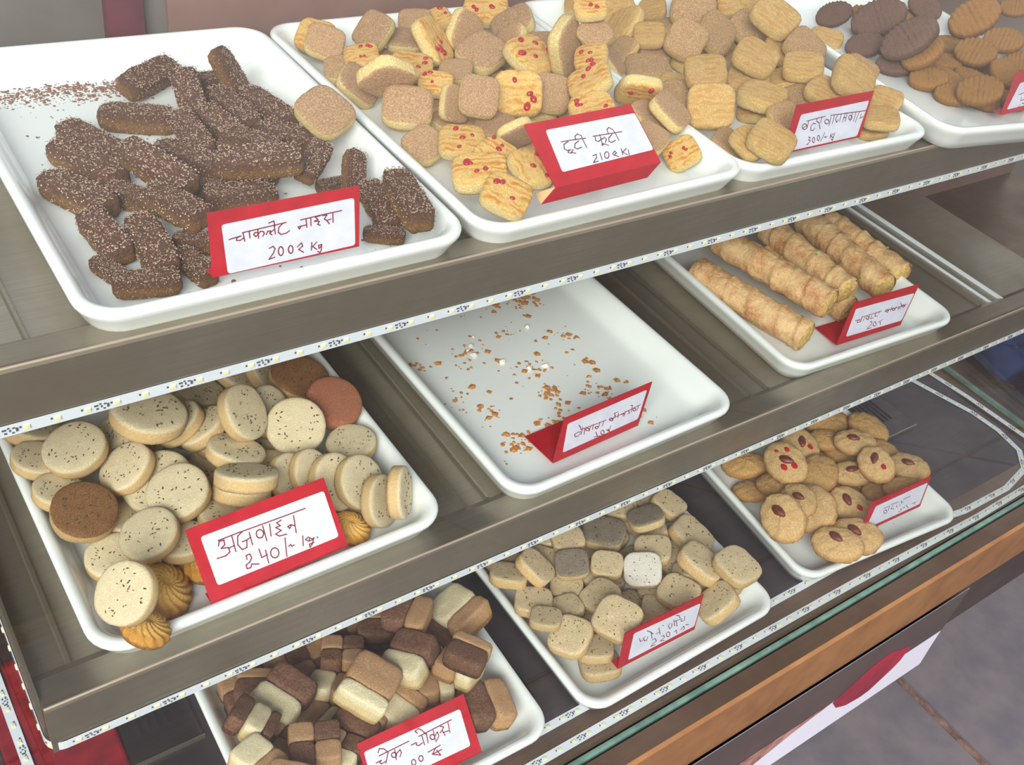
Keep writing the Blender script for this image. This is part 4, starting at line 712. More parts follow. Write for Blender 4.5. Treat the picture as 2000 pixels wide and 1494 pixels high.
('bt',(6833,2900,498),(625,-240,743,301,952,55),(80,80,80),0,"greenish cookie wedged low on the heap's left"),
('bt',(7476,3259,525),(676,-628,385,448,766,462),(80,80,80),0,'green-tinged cookie near the top of the heap'),
('bt',(6907,3231,574),(894,-322,312,173,889,424),(112,112,112),0,"large green-gold cookie at the heap's top left edge"),
('bt',(6710,2859,574),(724,419,548,-116,857,-502),(116,116,116),0,"narrow cookie on edge at the heap's left"),
('bt',(8249,2780,730),(744,-652,145,500,688,526),(125,125,125),0,"golden-orange cookie at the heap's top right"),
('bu',(7727,2916,640),(732,-680,-45,604,616,506),(130,130,130),1,'grey-backed cookie behind the big tan one'),
('bu',(8029,2355,634),(365,-904,-222,879,256,402),(114,114,114),1,"pinkish cookie right of the heap's top"),
('bu',(6426,2488,496),(721,97,687,-1,990,-138),(80,80,80),1,"small tan cookie at the heap's left foot"),
('bu',(6760,2378,466),(692,-715,-98,700,632,333),(89,89,89),1,"mauve-brown cookie in the heap's left middle"),
('bu',(6445,2110,467),(896,-433,95,420,898,128),(117,117,117),1,"flat tan cookie at the heap's left, below the mauve one"),
('bt',(6403,1692,498),(534,-835,133,766,544,344),(80,80,80),0,"greenish cookie at the heap's left foot near the neighbouring tray"),
('bu',(6088,1304,606),(714,-664,222,569,735,368),(100,100,100),1,'shaded brown cookie at the foot of the heap'),
('bt',(6720,2478,629),(734,-648,204,513,725,459),(86,86,86),0,'glazed cookie with a pinkish top left of the big tan one'),
('bu',(7405,2233,684),(739,436,513,-671,539,509),(116,116,116),1,'greyish cookie standing right of the big tan one'),
('bt',(7158,1450,556),(699,-693,177,655,720,230),(111,111,111),0,'orange-gold cookie right of the streaked one'),
('bu',(6954,2197,673),(655,350,670,-659,699,278),(111,111,111),1,'big tan rounded-square cookie high on the heap'),
('bt',(6258,1236,853),(803,-548,232,452,815,362),(102,102,102),0,'streaked golden cookie in the middle of the heap'),
('bt',(7978,1846,613),(546,-711,-443,834,509,212),(95,95,95),0,'pale cookie edge under the long pair at the right'),
('bt',(9164,2179,472),(475,-879,48,831,466,304),(103,103,103),0,"pinkish-brown cookie outermost at the heap's upper right"),
('bt',(8025,2063,876),(380,-872,-308,912,297,284),(130,130,130),0,"long pale-edged cookie at the heap's upper right"),
('bu',(8109,1646,713),(447,-779,-440,864,249,436),(112,112,112),1,'tan cookie overlapping the long pale-edged one'),
('bt',(7227,1511,763),(495,-847,-195,846,420,328),(115,115,115),0,'large green-gold cookie with a thick pale edge'),
('bu',(8508,1193,623),(464,-859,-218,866,387,317),(101,101,101),1,'shaded orange-brown cookie by the right wall'),
('bt',(7537,1314,596),(738,-528,421,556,829,66),(98,98,98),0,'thin pale cookie below the chipped one'),
('bt',(7583,1205,768),(640,-745,186,684,663,305),(105,105,105),0,'chipped cookie with nuts in its top, right of centre'),
('bu',(7366,1005,539),(854,-352,382,301,935,189),(101,101,101),1,"brown cookie behind the card's top left"),
('bt',(7492,809,705),(256,-966,-48,897,218,385),(94,94,94),0,"orange-topped cookie behind the card's top"),
('bt',(7671,681,867),(745,-561,-362,662,548,512),(117,117,117),0,"yellow cookie with a bright left edge right of the card's top"),
('bt',(8139,582,631),(147,-984,98,838,176,516),(91,91,91),0,"yellow cookie at the card's right, upper of three"),
('bt',(7864,369,597),(702,-693,164,680,721,131),(92,92,92),0,"yellow cookie at the card's right, middle of three"),
('bt',(7896,429,462),(664,-703,255,647,711,277),(80,80,80),0,"pale yellow cookie at the card's right, lowest of three"),
('bt',(6902,1087,472),(666,-702,251,630,710,316),(85,85,85),0,'small orange cookie low behind the leaning slab'),
('bt',(6907,1045,617),(415,-908,60,898,419,133),(117,117,117),0,'slab-like cookie right of the big face-on one'),
('bu',(6832,654,593),(18,-850,-527,989,-64,136),(90,90,90),1,"tan cookie behind the card's left edge"),
('bt',(6115,940,676),(776,-603,186,247,561,790),(114,114,114),0,'big orange-gold cookie standing face on beside the neighbouring tray'),
('bu',(6085,581,500),(464,-854,-234,886,451,111),(91,91,91),1,'tan cookie leaning low at the left front'),
('bt',(6003,322,656),(141,-942,-304,982,95,162),(87,87,87),0,'golden cookie between the two at the left front'),
('bt',(6073,171,739),(496,-842,-213,852,424,307),(104,104,104),0,"pale-faced cookie at the card's lower left")],
'T2':[('sq_u',(3958,1723,432),(994,114,0,-114,994,0),(100,100,100),1,None),
('sq_u',(3920,2140,432),(994,111,0,-111,994,0),(100,100,100),1,None),
('sq_u',(3923,2571,432),(994,111,0,-111,994,0),(100,100,100),1,None),
('sq_u',(3918,2997,432),(989,-149,0,149,989,0),(100,100,100),1,None),
('sq_u',(4379,1293,432),(994,-105,0,105,994,0),(100,100,100),1,None),
('sq_u',(4376,1727,432),(996,90,0,-90,996,0),(100,100,100),1,None),
('sq_u',(4349,2134,432),(996,90,0,-90,996,0),(100,100,100),1,None),
('sq_u',(4370,2584,432),(997,-79,0,79,997,0),(100,100,100),1,None),
('sq_u',(4337,3011,432),(992,-124,0,124,992,0),(100,100,100),1,None),
('sq_u',(4802,878,432),(991,131,0,-131,991,0),(100,100,100),1,None),
('sq_u',(4782,1291,432),(997,72,0,-72,997,0),(100,100,100),1,None),
('sq_u',(4794,1743,432),(1000,-11,0,11,1000,0),(100,100,100),1,None),
('sq_u',(4760,2147,432),(993,-118,0,118,993,0),(100,100,100),1,None),
('sq_u',(4779,2586,432),(999,-37,0,37,999,0),(100,100,100),1,None),
('sq_u',(4796,3002,432),(999,-33,0,33,999,0),(100,100,100),1,None),
('sq_u',(5215,897,432),(991,132,0,-132,991,0),(100,100,100),1,None),
('sq_u',(5219,1319,432),(996,93,0,-93,996,0),(100,100,100),1,None),
('sq_u',(5181,1737,432),(995,104,0,-104,995,0),(100,100,100),1,None),
('sq_u',(5215,2183,432),(1000,-6,0,6,1000,0),(100,100,100),1,None),
('sq_u',(5246,2605,432),(1000,-29,0,29,1000,0),(100,100,100),1,None),
('sq_u',(5169,2995,432),(999,39,0,-39,999,0),(100,100,100),1,None),
('sq_t',(5310,3358,637),(757,-645,105,580,737,347),(117,117,117),0,'cookie with red bits at the very back, right of centre'),
('sq_t',(4728,3320,581),(914,-182,362,111,972,208),(89,89,89),0,'pale cookie at the back, left of the red-specked one'),
('sq_u',(4491,3312,605),(862,-491,129,424,835,350),(86,86,86),1,'greyish cookie standing at the back wall'),
('sq_u',(5313,2897,675),(645,-438,626,384,894,231),(115,115,115),1,'pinkish cookie leaning at the back right'),
('sq_t',(3477,3317,550),(698,-715,-35,602,561,569),(93,93,93),0,'pale cookie at the back left corner, rear of two'),
('sq_u',(3465,3121,587),(839,-505,-203,529,672,518),(92,92,92),1,'brown-backed cookie in front of another at the back left corner'),
('sq_u',(4249,3048,557),(772,-628,99,612,776,151),(93,93,93),1,'brown cookie sunk between the back row cookies'),
('sq_u',(3481,2775,483),(893,-439,98,416,889,191),(95,95,95),1,'grey cookie lying low by the left wall near the back'),
('sq_u',(3958,3147,635),(664,230,712,-304,952,-25),(97,97,97),1,'large grey-backed cookie raised at the back left'),
('sq_t',(3608,2716,618),(889,-376,263,338,924,181),(82,82,82),0,'pale cookie under the raised grey-backed one'),
('sq_u',(4737,2853,672),(525,365,769,-826,0,564),(104,104,104),1,'thick cookie tilted left of the big diamond cookie'),
('sq_t',(4330,2748,675),(282,-640,-715,815,553,-175),(118,118,118),0,'thin slanting cookie seen edge on near the back centre'),
('sq_u',(5080,2599,634),(459,580,673,-179,802,-569),(103,103,103),1,'cookie edge right of the big diamond-shaped one'),
('sq_u',(5299,2351,705),(799,-577,169,550,815,179),(102,102,102),1,'brown cookie in the back right shade'),
('sq_u',(4749,2544,611),(917,281,285,-327,936,130),(120,120,120),1,'grey-brown diamond-set cookie high in the back centre'),
('sq_u',(5176,2056,569),(792,-585,174,527,799,288),(95,95,95),1,'brown cookie low beside the tall slice'),
('sq_t',(4968,2111,736),(972,233,-16,-213,916,341),(126,126,126),0,'pale cookie with red bits left of the tall slice'),
('sq_t',(3996,2516,571),(864,-503,-23,496,844,204),(99,99,99),0,'cookie with four red bits left of centre'),
('sq_u',(3428,2419,514),(690,-491,-532,678,695,238),(99,99,99),1,'pale cookie leaning on the left wall'),
('sq_u',(3514,2124,716),(889,93,-449,415,-577,703),(117,117,117),1,'cookie tipped forward with a pale upper edge, left side'),
('sq_u',(4352,2368,554),(718,-661,217,587,743,321),(80,80,80),1,'small greyish cookie behind the pair in the middle'),
('sq_t',(4016,2154,575),(783,-616,94,572,770,282),(80,80,80),0,'small brown cookie with red bits above the pair in the middle'),
('sq_u',(5179,1937,890),(402,-37,-915,794,511,328),(125,125,125),1,'tall thick slice standing up, tallest in the right half'),
('sq_u',(5423,1863,1018),(504,-725,-470,830,254,497),(80,80,80),1,'big greenish-grey cookie right of the tall slice'),
('sq_t',(5409,1977,1200),(834,-502,229,422,848,321),(80,80,80),0,'greenish cookie at the back right top'),
('sq_u',(5949,2108,595),(355,-687,-634,825,549,-134),(80,80,80),1,'thin tan cookie on edge by the right wall'),
('sq_t',(5256,1663,900),(627,-662,410,560,750,353),(80,80,80),0,'pale cookie with one red bit by the right wall'),
('sq_u',(4867,1646,622),(402,611,682,-853,521,35),(94,94,94),1,'tan speckled cookie right of the glazed one with red bits'),
('sq_u',(3899,1674,645),(300,443,845,-938,-24,345),(80,80,80),1,'grey-backed cookie standing with pale left edge in the middle'),
('sq_u',(4050,1564,740),(376,541,753,-855,516,56),(92,92,92),1,'mauve-grey cookie directly left of the glazed one with red bits'),
('sq_u',(4150,1432,524),(673,-731,112,709,681,184),(89,89,89),1,'tan cookie low in front of the glazed one'),
('sq_t',(4525,1665,654),(837,-537,108,328,649,687),(112,112,112),0,'bright glazed cookie with red bits facing forward in the centre'),
('sq_t',(5064,1406,819),(636,-464,617,457,870,183),(103,103,103),0,"cookie with a bright cream edge above the card's top right"),
('sq_u',(3573,1862,565),(841,-540,30,481,773,415),(111,111,111),1,'big flat grey-brown cookie facing up at the left'),
('sq_t',(4883,1102,720),(900,-320,296,246,933,261),(102,102,102),0,"glazed cookie with red bits half behind the card's top edge"),
('sq_t',(5543,1295,733),(909,-412,-64,-189,-543,818),(103,103,103),0,'tipped cookie right of the card with a red bit on its edge'),
('sq_u',(3447,1367,504),(285,-934,-215,909,192,370),(87,87,87),1,'plain cookie under the left rim of the double one'),
('sq_t',(3621,1118,620),(838,-541,68,516,827,222),(98,98,98),0,'thick cookie with two red bits low at the left'),
('sq_u',(4155,1142,605),(791,-321,521,-601,-248,760),(82,82,82),1,"cookie tipped against the card's top left corner"),
('sq_t',(3727,813,671),(384,-917,-110,913,360,192),(80,80,80),0,'brown glazed cookie between the thick ones at the left front'),
('sq_u',(5460,1015,608),(250,-849,-465,935,337,-112),(99,99,99),1,'pale cookie leaning on edge right of the card, left of two'),
('sq_u',(5596,916,710),(421,-773,-474,876,483,-9),(100,100,100),1,'pale cookie leaning on edge right of the card, right of two'),
('sq_u',(5258,749,602),(443,-879,-178,873,377,310),(80,80,80),1,"small brown cookie tucked at the card's right edge"),
('sq_t',(3738,397,766),(-43,-948,-316,997,-20,-75),(90,90,90),0,"glazed cookie leaning by the card's left edge"),
('sq_t',(3445,608,673),(825,-521,218,511,853,106),(110,110,110),0,'thick cream-edged cookie overhanging at the left front'),
('sq_t',(3412,227,702),(669,-710,-219,739,605,298),(94,94,94),0,'golden cookie with two red bits at the left front corner'),
('sq_t',(5510,587,500),(754,-316,576,152,937,315),(81,81,81),0,'golden cookie with red bits at the right front corner')],
'T1':[('bar',(2321,2901,446),(998,-61,0,61,998,0),(95,95,95),0,'dark reddish chocolate bar lying behind the upright one at the back'),
('bar',(1883,3016,490),(802,594,-62,-512,737,441),(135,112,110),0,'dark sugar-crusted bar alone at the very back'),
('bar',(2437,2726,583),(414,-323,-851,667,744,43),(95,95,95),0,'slim chocolate bar standing steeply at the back of the pile'),
('bar',(2559,2287,479),(207,-978,0,978,207,0),(127,112,110),0,"smooth greyish bar nearest the tray's right wall, below the back corner"),
('bar',(2053,2604,507),(-183,-958,-222,955,-227,193),(117,112,110),0,'stubby sugared bar pointing to the front, left of the upright slim one'),
('bar',(2316,2370,458),(70,-998,0,998,70,0),(135,112,110),0,'long sugared bar slanting across the top of the back pile'),
('bar',(2111,2086,490),(353,-913,-203,925,309,219),(100,100,100),0,'sugared bar in the middle of the back pile, under the long slanting one'),
('bar',(1854,2040,493),(116,-971,-211,965,60,255),(101,101,101),0,'thick sugared bar at the left edge of the back pile'),
('bar',(1589,2451,458),(907,-420,0,420,907,0),(113,112,110),0,'dark red-brown bar lying by itself left of the back pile'),
('bar',(2161,1707,547),(675,-738,0,738,675,0),(97,97,97),0,'dark bar squeezed under the pale smooth bar'),
('bar',(2501,1728,513),(619,-785,0,785,619,0),(111,111,110),0,'pale smooth bar sloping towards the square cookie on the rim'),
('bar',(1735,1724,458),(532,-847,0,847,532,0),(126,112,110),0,'dark rust-brown bar half under the golden-brown one'),
('bar',(2470,1308,556),(721,680,131,-687,679,258),(88,88,88),0,'stubby brown bar end leaning under the pale smooth bar'),
('bar',(2033,1405,444),(973,231,0,-231,973,0),(93,93,93),0,'dark golden bar in front of and beneath the long golden-brown bar'),
('bar',(2048,1303,632),(914,-390,112,365,911,190),(128,112,110),0,'long golden-brown bar with crystals, lying across the centre'),
('bar',(1185,2148,458),(402,-916,0,916,402,0),(135,112,110),0,'long bar with a smooth back, uppermost of the left group'),
('bar',(1061,1906,458),(447,-894,0,894,447,0),(135,112,110),0,'dark bar second from the back in the left group'),
('bar',(1675,1399,445),(864,-504,0,504,864,0),(62,62,62),0,'dull bar in the shade right of the left group'),
('bar',(1413,1512,573),(468,-872,-144,872,430,232),(128,112,110),0,'long sugared bar with a pale side at the right of the left group'),
('bar',(1214,1400,440),(595,-804,0,804,595,0),(88,88,88),0,'bar at the middle front of the left group'),
('bar',(884,1530,458),(477,-879,0,879,477,0),(122,112,110),0,"pale dusty bar nearest the tray's left wall"),
('bar',(1357,1030,567),(396,-918,0,918,396,0),(104,104,104),0,'sugared bar ending close behind the card, left side'),
('bar',(1852,1170,454),(991,-133,0,133,991,0),(106,106,106),0,"bar hidden partly behind the card's top edge"),
('bar',(1412,764,443),(888,-461,0,461,888,0),(72,72,72),0,"bright sugary bar touching the card's left edge"),
('bar',(886,986,466),(146,-987,-72,982,136,131),(102,102,102),0,'bar with a golden side at the left of the front corner heap'),
('bar',(1103,775,476),(-3,-994,-111,1000,-5,9),(114,112,110),0,'pale sugared bar leaning in the front corner heap'),
('bar',(808,684,422),(354,-935,0,935,354,0),(61,61,61),0,'dark crumbly bar in the middle of the front corner heap'),
('bar',(1290,538,431),(165,-986,0,986,165,0),(76,76,76),0,"sugared bar just left of the card's lower corner"),
('bar',(950,436,459),(975,-222,0,222,975,0),(83,83,83),0,'brown bar lowest of the front corner heap, along the front rim'),
('bar',(2576,1167,419),(1000,-8,0,8,1000,0),(60,60,60),0,"small bar end peeping over the card's top right"),
('bar',(2684,1093,525),(403,729,554,-821,21,570),(82,82,82),0,"sugared bar standing upright behind the card's right corner"),
('bar',(2694,710,482),(-76,-981,-181,978,-109,177),(98,98,98),0,'knobbly sugared bar right of the card'),
('bar',(2583,443,434),(872,-489,0,489,872,0),(60,60,60),0,'short crusted bar right of the card by the front rim'),
('bar',(2777,492,646),(-207,-978,0,978,-207,0),(135,112,110),0,'long smooth-sided bar rightmost by the tray wall')],
'B3':[('alp',(7809,-733,-3663),(487,-873,0,873,487,0),(100,100,100),0,None),
('alp',(7854,-223,-3663),(-55,998,0,-998,-55,0),(100,100,100),0,None),
('alp',(8336,-786,-3663),(906,-422,0,422,906,0),(100,100,100),0,None),
('alp',(8399,-280,-3663),(-962,273,0,-273,-962,0),(100,100,100),0,None),
('alp',(8869,-831,-3663),(999,36,0,-36,999,0),(100,100,100),0,None),
('alp',(8887,-335,-3663),(223,975,0,-975,223,0),(100,100,100),0,None),
('alp',(9084,112,-3592),(740,-626,246,629,774,78),(107,107,107),0,'orange-brown cookie deep in the back'),
('alp',(9324,-300,-3431),(178,-982,-58,980,171,99),(101,101,101),0,'plain cookie at the back right'),
('alp',(7523,29,-3596),(682,-661,312,686,726,40),(99,99,99),0,'orange plain cookie at the left back under the strip'),
('alp',(7309,-303,-3630),(579,-748,325,795,606,-23),(80,80,80),0,'shaded plain cookie low at the left'),
('alp',(9112,-719,-3411),(-8,-998,-57,996,-13,88),(90,90,90),0,'plain cookie edge sloping down at the right'),
('alp',(8751,-137,-3549),(437,-839,324,848,505,161),(80,80,80),0,'small plain round cookie at the back centre'),
('alm',(8834,-453,-3344),(549,-800,240,801,586,124),(94,94,94),0,'cookie with a slanted almond at the back'),
('alp',(7463,-457,-3429),(665,-669,333,702,712,29),(80,80,80),0,'dark plain cookie under the red-splashed one'),
('alm',(8302,-101,-3477),(-41,-985,-166,979,-72,189),(101,101,101),0,'cookie with a red-soaked almond under the strip'),
('alp',(8664,-1073,-3509),(603,-696,390,743,668,46),(80,80,80),0,"plain cookie behind the card's top left"),
('alp',(8717,-1249,-3314),(585,-703,404,752,656,54),(80,80,80),0,"shaded cookie behind the card's top right"),
('alm',(9034,-1076,-3273),(275,-936,219,916,324,236),(92,92,92),0,'cookie with a long almond outermost at the right'),
('alp',(8097,-554,-3458),(952,263,153,-275,960,59),(112,112,112),0,'plain cookie right of the red-splashed one'),
('alm',(8525,-730,-3480),(721,-637,274,642,762,83),(88,88,88),0,'cookie with a dark-spotted almond, centre right'),
('alm',(8662,-880,-3251),(-289,-951,-113,864,-310,398),(95,95,95),0,'cookie with a small red-rimmed almond on top at the right'),
('alms',(7593,-400,-3202),(-144,-983,-115,887,-179,426),(107,107,107),0,'cookie splashed with red dye around its almond'),
('alm',(7344,-855,-3258),(-369,-928,52,832,-304,464),(91,91,91),0,'cookie behind the front left almond one'),
('alm',(7000,-949,-3274),(-269,-947,-175,761,-320,565),(110,110,110),0,'cookie with a glossy almond nearest the left wall'),
('alm',(8142,-1055,-3532),(-70,-995,-68,942,-88,325),(101,101,101),0,'cookie with a red-tipped almond left of the card'),
('alm',(7604,-929,-3447),(-394,-919,-29,693,-318,648),(122,122,122),0,'cookie with an almond at its right edge, front centre'),
('alm',(7388,-1448,-3382),(470,-846,251,825,522,217),(104,104,104),0,"frontmost cookie hanging over the tray's front rim"),
('alm',(7721,-1449,-3421),(426,-860,280,813,500,298),(107,107,107),0,'cookie with an almond resting on the frontmost one')],
'T4':[('rid',(9669,450,532),(-360,-933,0,933,-360,0),(100,100,100),0,None),
('rid',(9687,902,532),(351,937,0,-937,351,0),(100,100,100),0,None),
('rid',(9656,1305,536),(-950,-312,0,312,-950,0),(100,100,100),0,None),
('rid',(9812,1740,532),(-998,65,0,-65,-998,0),(100,100,100),0,None),
('rid',(9895,2153,532),(-96,-995,0,995,-96,0),(100,100,100),0,None),
('rid',(10056,354,532),(447,895,0,-895,447,0),(100,100,100),0,None),
('rid',(10030,802,532),(217,976,0,-976,217,0),(100,100,100),0,None),
('rid',(10103,1211,532),(995,-103,0,103,995,0),(100,100,100),0,None),
('rid',(10234,1649,532),(-758,-653,0,653,-758,0),(100,100,100),0,None),
('rid',(10279,2070,532),(619,-785,0,785,619,0),(100,100,100),0,None),
('rid',(10343,2513,532),(-445,895,0,-895,-445,0),(100,100,100),0,None),
('rid',(10440,334,532),(455,-891,0,891,455,0),(100,100,100),0,None),
('rid',(10481,730,532),(951,-309,0,309,951,0),(100,100,100),0,None),
('rid',(10560,1179,532),(-875,483,0,-483,-875,0),(100,100,100),0,None),
('rid',(10634,1567,532),(929,369,0,-369,929,0),(100,100,100),0,None),
('rid',(10707,1994,532),(924,383,0,-383,924,0),(100,100,100),0,None),
('rid',(10768,2423,532),(988,158,0,-158,988,0),(100,100,100),0,None),
('dk',(9639,2517,601),(828,-361,428,147,878,456),(80,80,80),0,'dark cocoa biscuit at the far left back, beside the almond heap'),
('dk',(9313,1764,583),(796,-511,323,354,827,437),(80,80,80),0,'dark cocoa biscuit low by the left wall'),
('dk',(9287,1300,571),(702,-676,225,563,720,406),(80,80,80),0,'dark biscuit under the golden ones by the left wall'),
('dk',(10952,2239,699),(275,-945,-177,719,80,690),(80,80,80),0,'dark grainy biscuit at the top, left of the golden stack'),
('rid',(12891,2156,599),(493,-821,288,554,551,623),(86,86,86),0,'golden ridged biscuit at the top right corner of the photo'),
('dk',(9798,2040,736),(651,-540,533,255,817,517),(114,114,114),0,'big grey-brown biscuit at the top left'),
('rid',(9370,1102,765),(675,-348,651,333,930,152),(95,95,95),0,'golden-brown oval biscuit under the mauve one'),
('dk',(9293,1275,868),(602,-405,689,315,912,262),(113,113,113),0,'long mauve-brown ridged biscuit lying slantwise'),
('rid',(10692,716,704),(488,-817,308,632,574,521),(80,80,80),0,"brown ridged biscuit cut by the photo's right edge"),
('rid',(9349,910,574),(682,-692,237,581,709,399),(85,85,85),0,'brown biscuit low at the left front'),
('rid',(10965,1595,826),(632,-421,651,156,891,426),(123,123,123),0,'large golden biscuit at the top centre'),
('rid',(10692,1009,825),(345,-923,171,717,377,586),(90,90,90),0,'golden ridged biscuit at the right, middle height'),
('rid',(10144,559,704),(-53,-926,-374,927,-184,325),(80,80,80),0,'brown ridged biscuit just left of the card'),
('rid',(10272,1031,717),(298,-949,104,732,297,614),(97,97,97),0,'golden ridged biscuit in the centre of the heap'),
('rid',(9336,570,557),(503,-852,145,775,519,360),(80,80,80),0,'brown biscuit sunk at the front rim'),
('rid',(9367,338,705),(511,-801,310,580,588,564),(96,96,96),0,'round ridged biscuit lowest in front, left of the card')],
'X':[('sq_u',(2736,1674,725),(414,-838,-356,903,330,274),(108,108,100),1,'square tan cookie bridging the rims of the chocolate tray and its neighbour')]}
def put(k, ty, loc, q, sc, flip, label, idx):
    mw = Matrix.Translation(Vector(loc) / 1e4) @ Matrix((Vector(q[:3]) / 1e3, Vector(q[3:6]) / 1e3, (Vector(q[:3]) / 1e3).cross(Vector(q[3:6]) / 1e3))).transposed().to_4x4()
    if flip: mw = mw @ Matrix.Rotation(math.pi, 4, 'X')
    mw = mw @ Matrix.Diagonal((sc[0] / 100, sc[1] / 100, sc[2] / 100, 1))
    r = random.Random(idx * 13 + 5); v = idx % 3; base = {'sq_t': 'sq', 'sq_u': 'sq', 'bu': 'bt', 'alms': 'alm'}.get(ty, ty)
    if ty == 'chk':
        o = empty(NAMES[ty], mw=mw)
        for cn, me in BLK[layout(label)]: obj(cn + '_block', me, o)
    else: o = obj(NAMES[ty], BM[base, v], None, mw)
    lab = (label + ' ' + TRAYNAME[k]).strip() if label else FILL[k]
    if label and len(lab.split()) > 16: lab = label
    words = lab.split()
    tag(o, ' '.join(words[:16]) if label else lab, CAT.get(ty, 'cookie'), 'cookies ' + TRAYNAME[k] if TRAYNAME[k] else 'cookies in the red-specked cookie tray')
    if ty in ('rd', 'rdb'): tag(obj('carom_seeds', SEED_R[v], o), kind='stuff')
    if ty in ('as', 'asw', 'asg'): tag(obj('carom_seeds', SEED_S[v], o), kind='stuff')
    if ty == 'bar': tag(obj('sugar_crust', SUGAR[idx % 2], o), kind='stuff')
    if ty == 'sq_t' or (ty == 'sq_u' and 'bit' in (label or '')):
        for i in range(r.choice((3, 4, 5))):
            obj('candied_fruit', CAND[i % 3], o, Matrix.Translation((r.uniform(-0.0135, 0.0135), r.uniform(-0.0125, 0.0125), 0.0062)) @ Matrix.Rotation(r.uniform(0, 6), 4, 'Z') @ Matrix.Scale(r.uniform(0.7, 1.3), 4))
    if ty in ('alm', 'alms'):
        obj('almond', ALM, o, Matrix.Translation((r.uniform(-0.004, 0.002), r.uniform(-0.002, 0.002), 0.0096)) @ Matrix.Rotation(r.uniform(-0.7, 0.7), 4, 'Z'))
        if ty == 'alms' or 'red-' in (label or ''):
            for i in range(4 if ty == 'alms' else 1): obj('red_dye_spot', DYE[i % 3], o, Matrix.Translation(((0.0105, -0.009, -0.013, 0.007)[i], (0.003, 0.007, -0.003, -0.007)[i], (0.0090, 0.0090, 0.0082, 0.0090)[i])))
    return o
n_ = 0
for k, L in ITEMS.items():
    for it in L: put(k, *it, n_); n_ += 1

# ---------------------------------------------------------------- pastry rolls
def roll(p0, p1, r, label, seed):
    p0, p1 = Vector(p0), Vector(p1); ax = (p1 - p0); L = ax.length; ax.normalize(); up = Vector((0, 0, 1)); s = ax.cross(up).normalized(); u = s.cross(ax)
    rn = random.Random(seed); V, Fc = [], []; seg, nl = 36, 90; ph = rn.uniform(0, 6)
    for k in range(nl + 1):
        t = k / nl; z = t * L
        for i in range(seg):
            a = 2 * math.pi * i / seg; w = ((z / 0.026 + 0.25 * math.sin(z * 55 + seed * 2) + a / (2 * math.pi) + ph) % 1.0)
            rr = r * (0.93 + (0.09 + 0.05 * math.sin(z * 210 + seed)) * (w if w < 0.85 else (1 - w) / 0.15 * 0.85)); q = Vector((math.cos(a) * 3, math.sin(a) * 3, z * 90 + seed))
            rr += noise.noise(q) * r * 0.07 + noise.noise(q * 4) * r * 0.04
            if k in (0, nl): rr *= 0.94
            V.append(Vector((math.cos(a) * rr, math.sin(a) * rr, z)))
    for k in range(nl):
        for i in range(seg): Fc.append((k * seg + i, k * seg + (i + 1) % seg, (k + 1) * seg + (i + 1) % seg, (k + 1) * seg + i))
    mw = Matrix.Translation(p0) @ Matrix((s, u, ax)).transposed().to_4x4()
    e = empty('pastry_roll', mw=mw); tag(e, label, 'pastry', 'cream rolls on the middle shelf')
    obj('flaky_shell', mesh('flaky_shell', V, Fc, MAT['roll'], True), e)
    for nm, z0, sg in (('cream_filling', 0.001, -1), ('cream_filling', L - 0.001, 1)):
        V, Fc = [Vector((0, 0, z0 + sg * 0.002))], []
        for kk, rr in enumerate((0.3, 0.6, 0.9)):
            for i in range(18):
                a = 2 * math.pi * i / 18; V.append(Vector((math.cos(a) * rr * r, math.sin(a) * rr * r, z0 + sg * (0.0022 if rr < 0.8 else -0.0005) + rn.uniform(-0.0012, 0.0012))))
        for i in range(18): Fc.append((0, 1 + i, 1 + (i + 1) % 18))
        for kk in range(2):
            for i in range(18): a = 1 + kk * 18; Fc.append((a + i, a + 18 + i, a + 18 + (i + 1) % 18, a + (i + 1) % 18))
        obj(nm, mesh(nm, V, Fc, MAT['filling'], True), e)
    for i in range(3):
        a = rn.uniform(0, 6.28); obj('pistachio_bit', PIS, e, Matrix.Translation((math.cos(a) * r, math.sin(a) * r, rn.uniform(0.01, L * 0.4))))
PIS = mesh('pistachio_bit', *box((-0.0012, -0.001, -0.001), (0.0012, 0.001, 0.001)), MAT['pistachio'])
for i, (a, b, r, lab) in enumerate([((0.7279, -0.0176, -0.1455), (0.6965, 0.1188, -0.1455), 0.0168, "leftmost cream roll, lying along the tray's left rim"), ((0.8123, -0.0028, -0.1455), (0.7973, 0.1112, -0.1455), 0.016, 'cream roll underneath with its brown end just left of the card'), ((0.7613, -0.0078, -0.121), (0.7341, 0.1295, -0.121), 0.017, 'glossy cream roll on top, second from the left'), ((0.8005, 0.0011, -0.1215), (0.809, 0.1272, -0.1215), 0.016, 'cream roll with bright yellow filling showing at its end'), ((0.8617, -0.0041, -0.129), (0.8829, 0.1343, -0.129), 0.0165, 'cream roll whose front end is hidden by the card'), ((0.9221, 0.0137, -0.14), (0.926, 0.1322, -0.14), 0.016, 'rightmost cream roll with a ragged pale end')]): roll(a, b, r, lab, i)

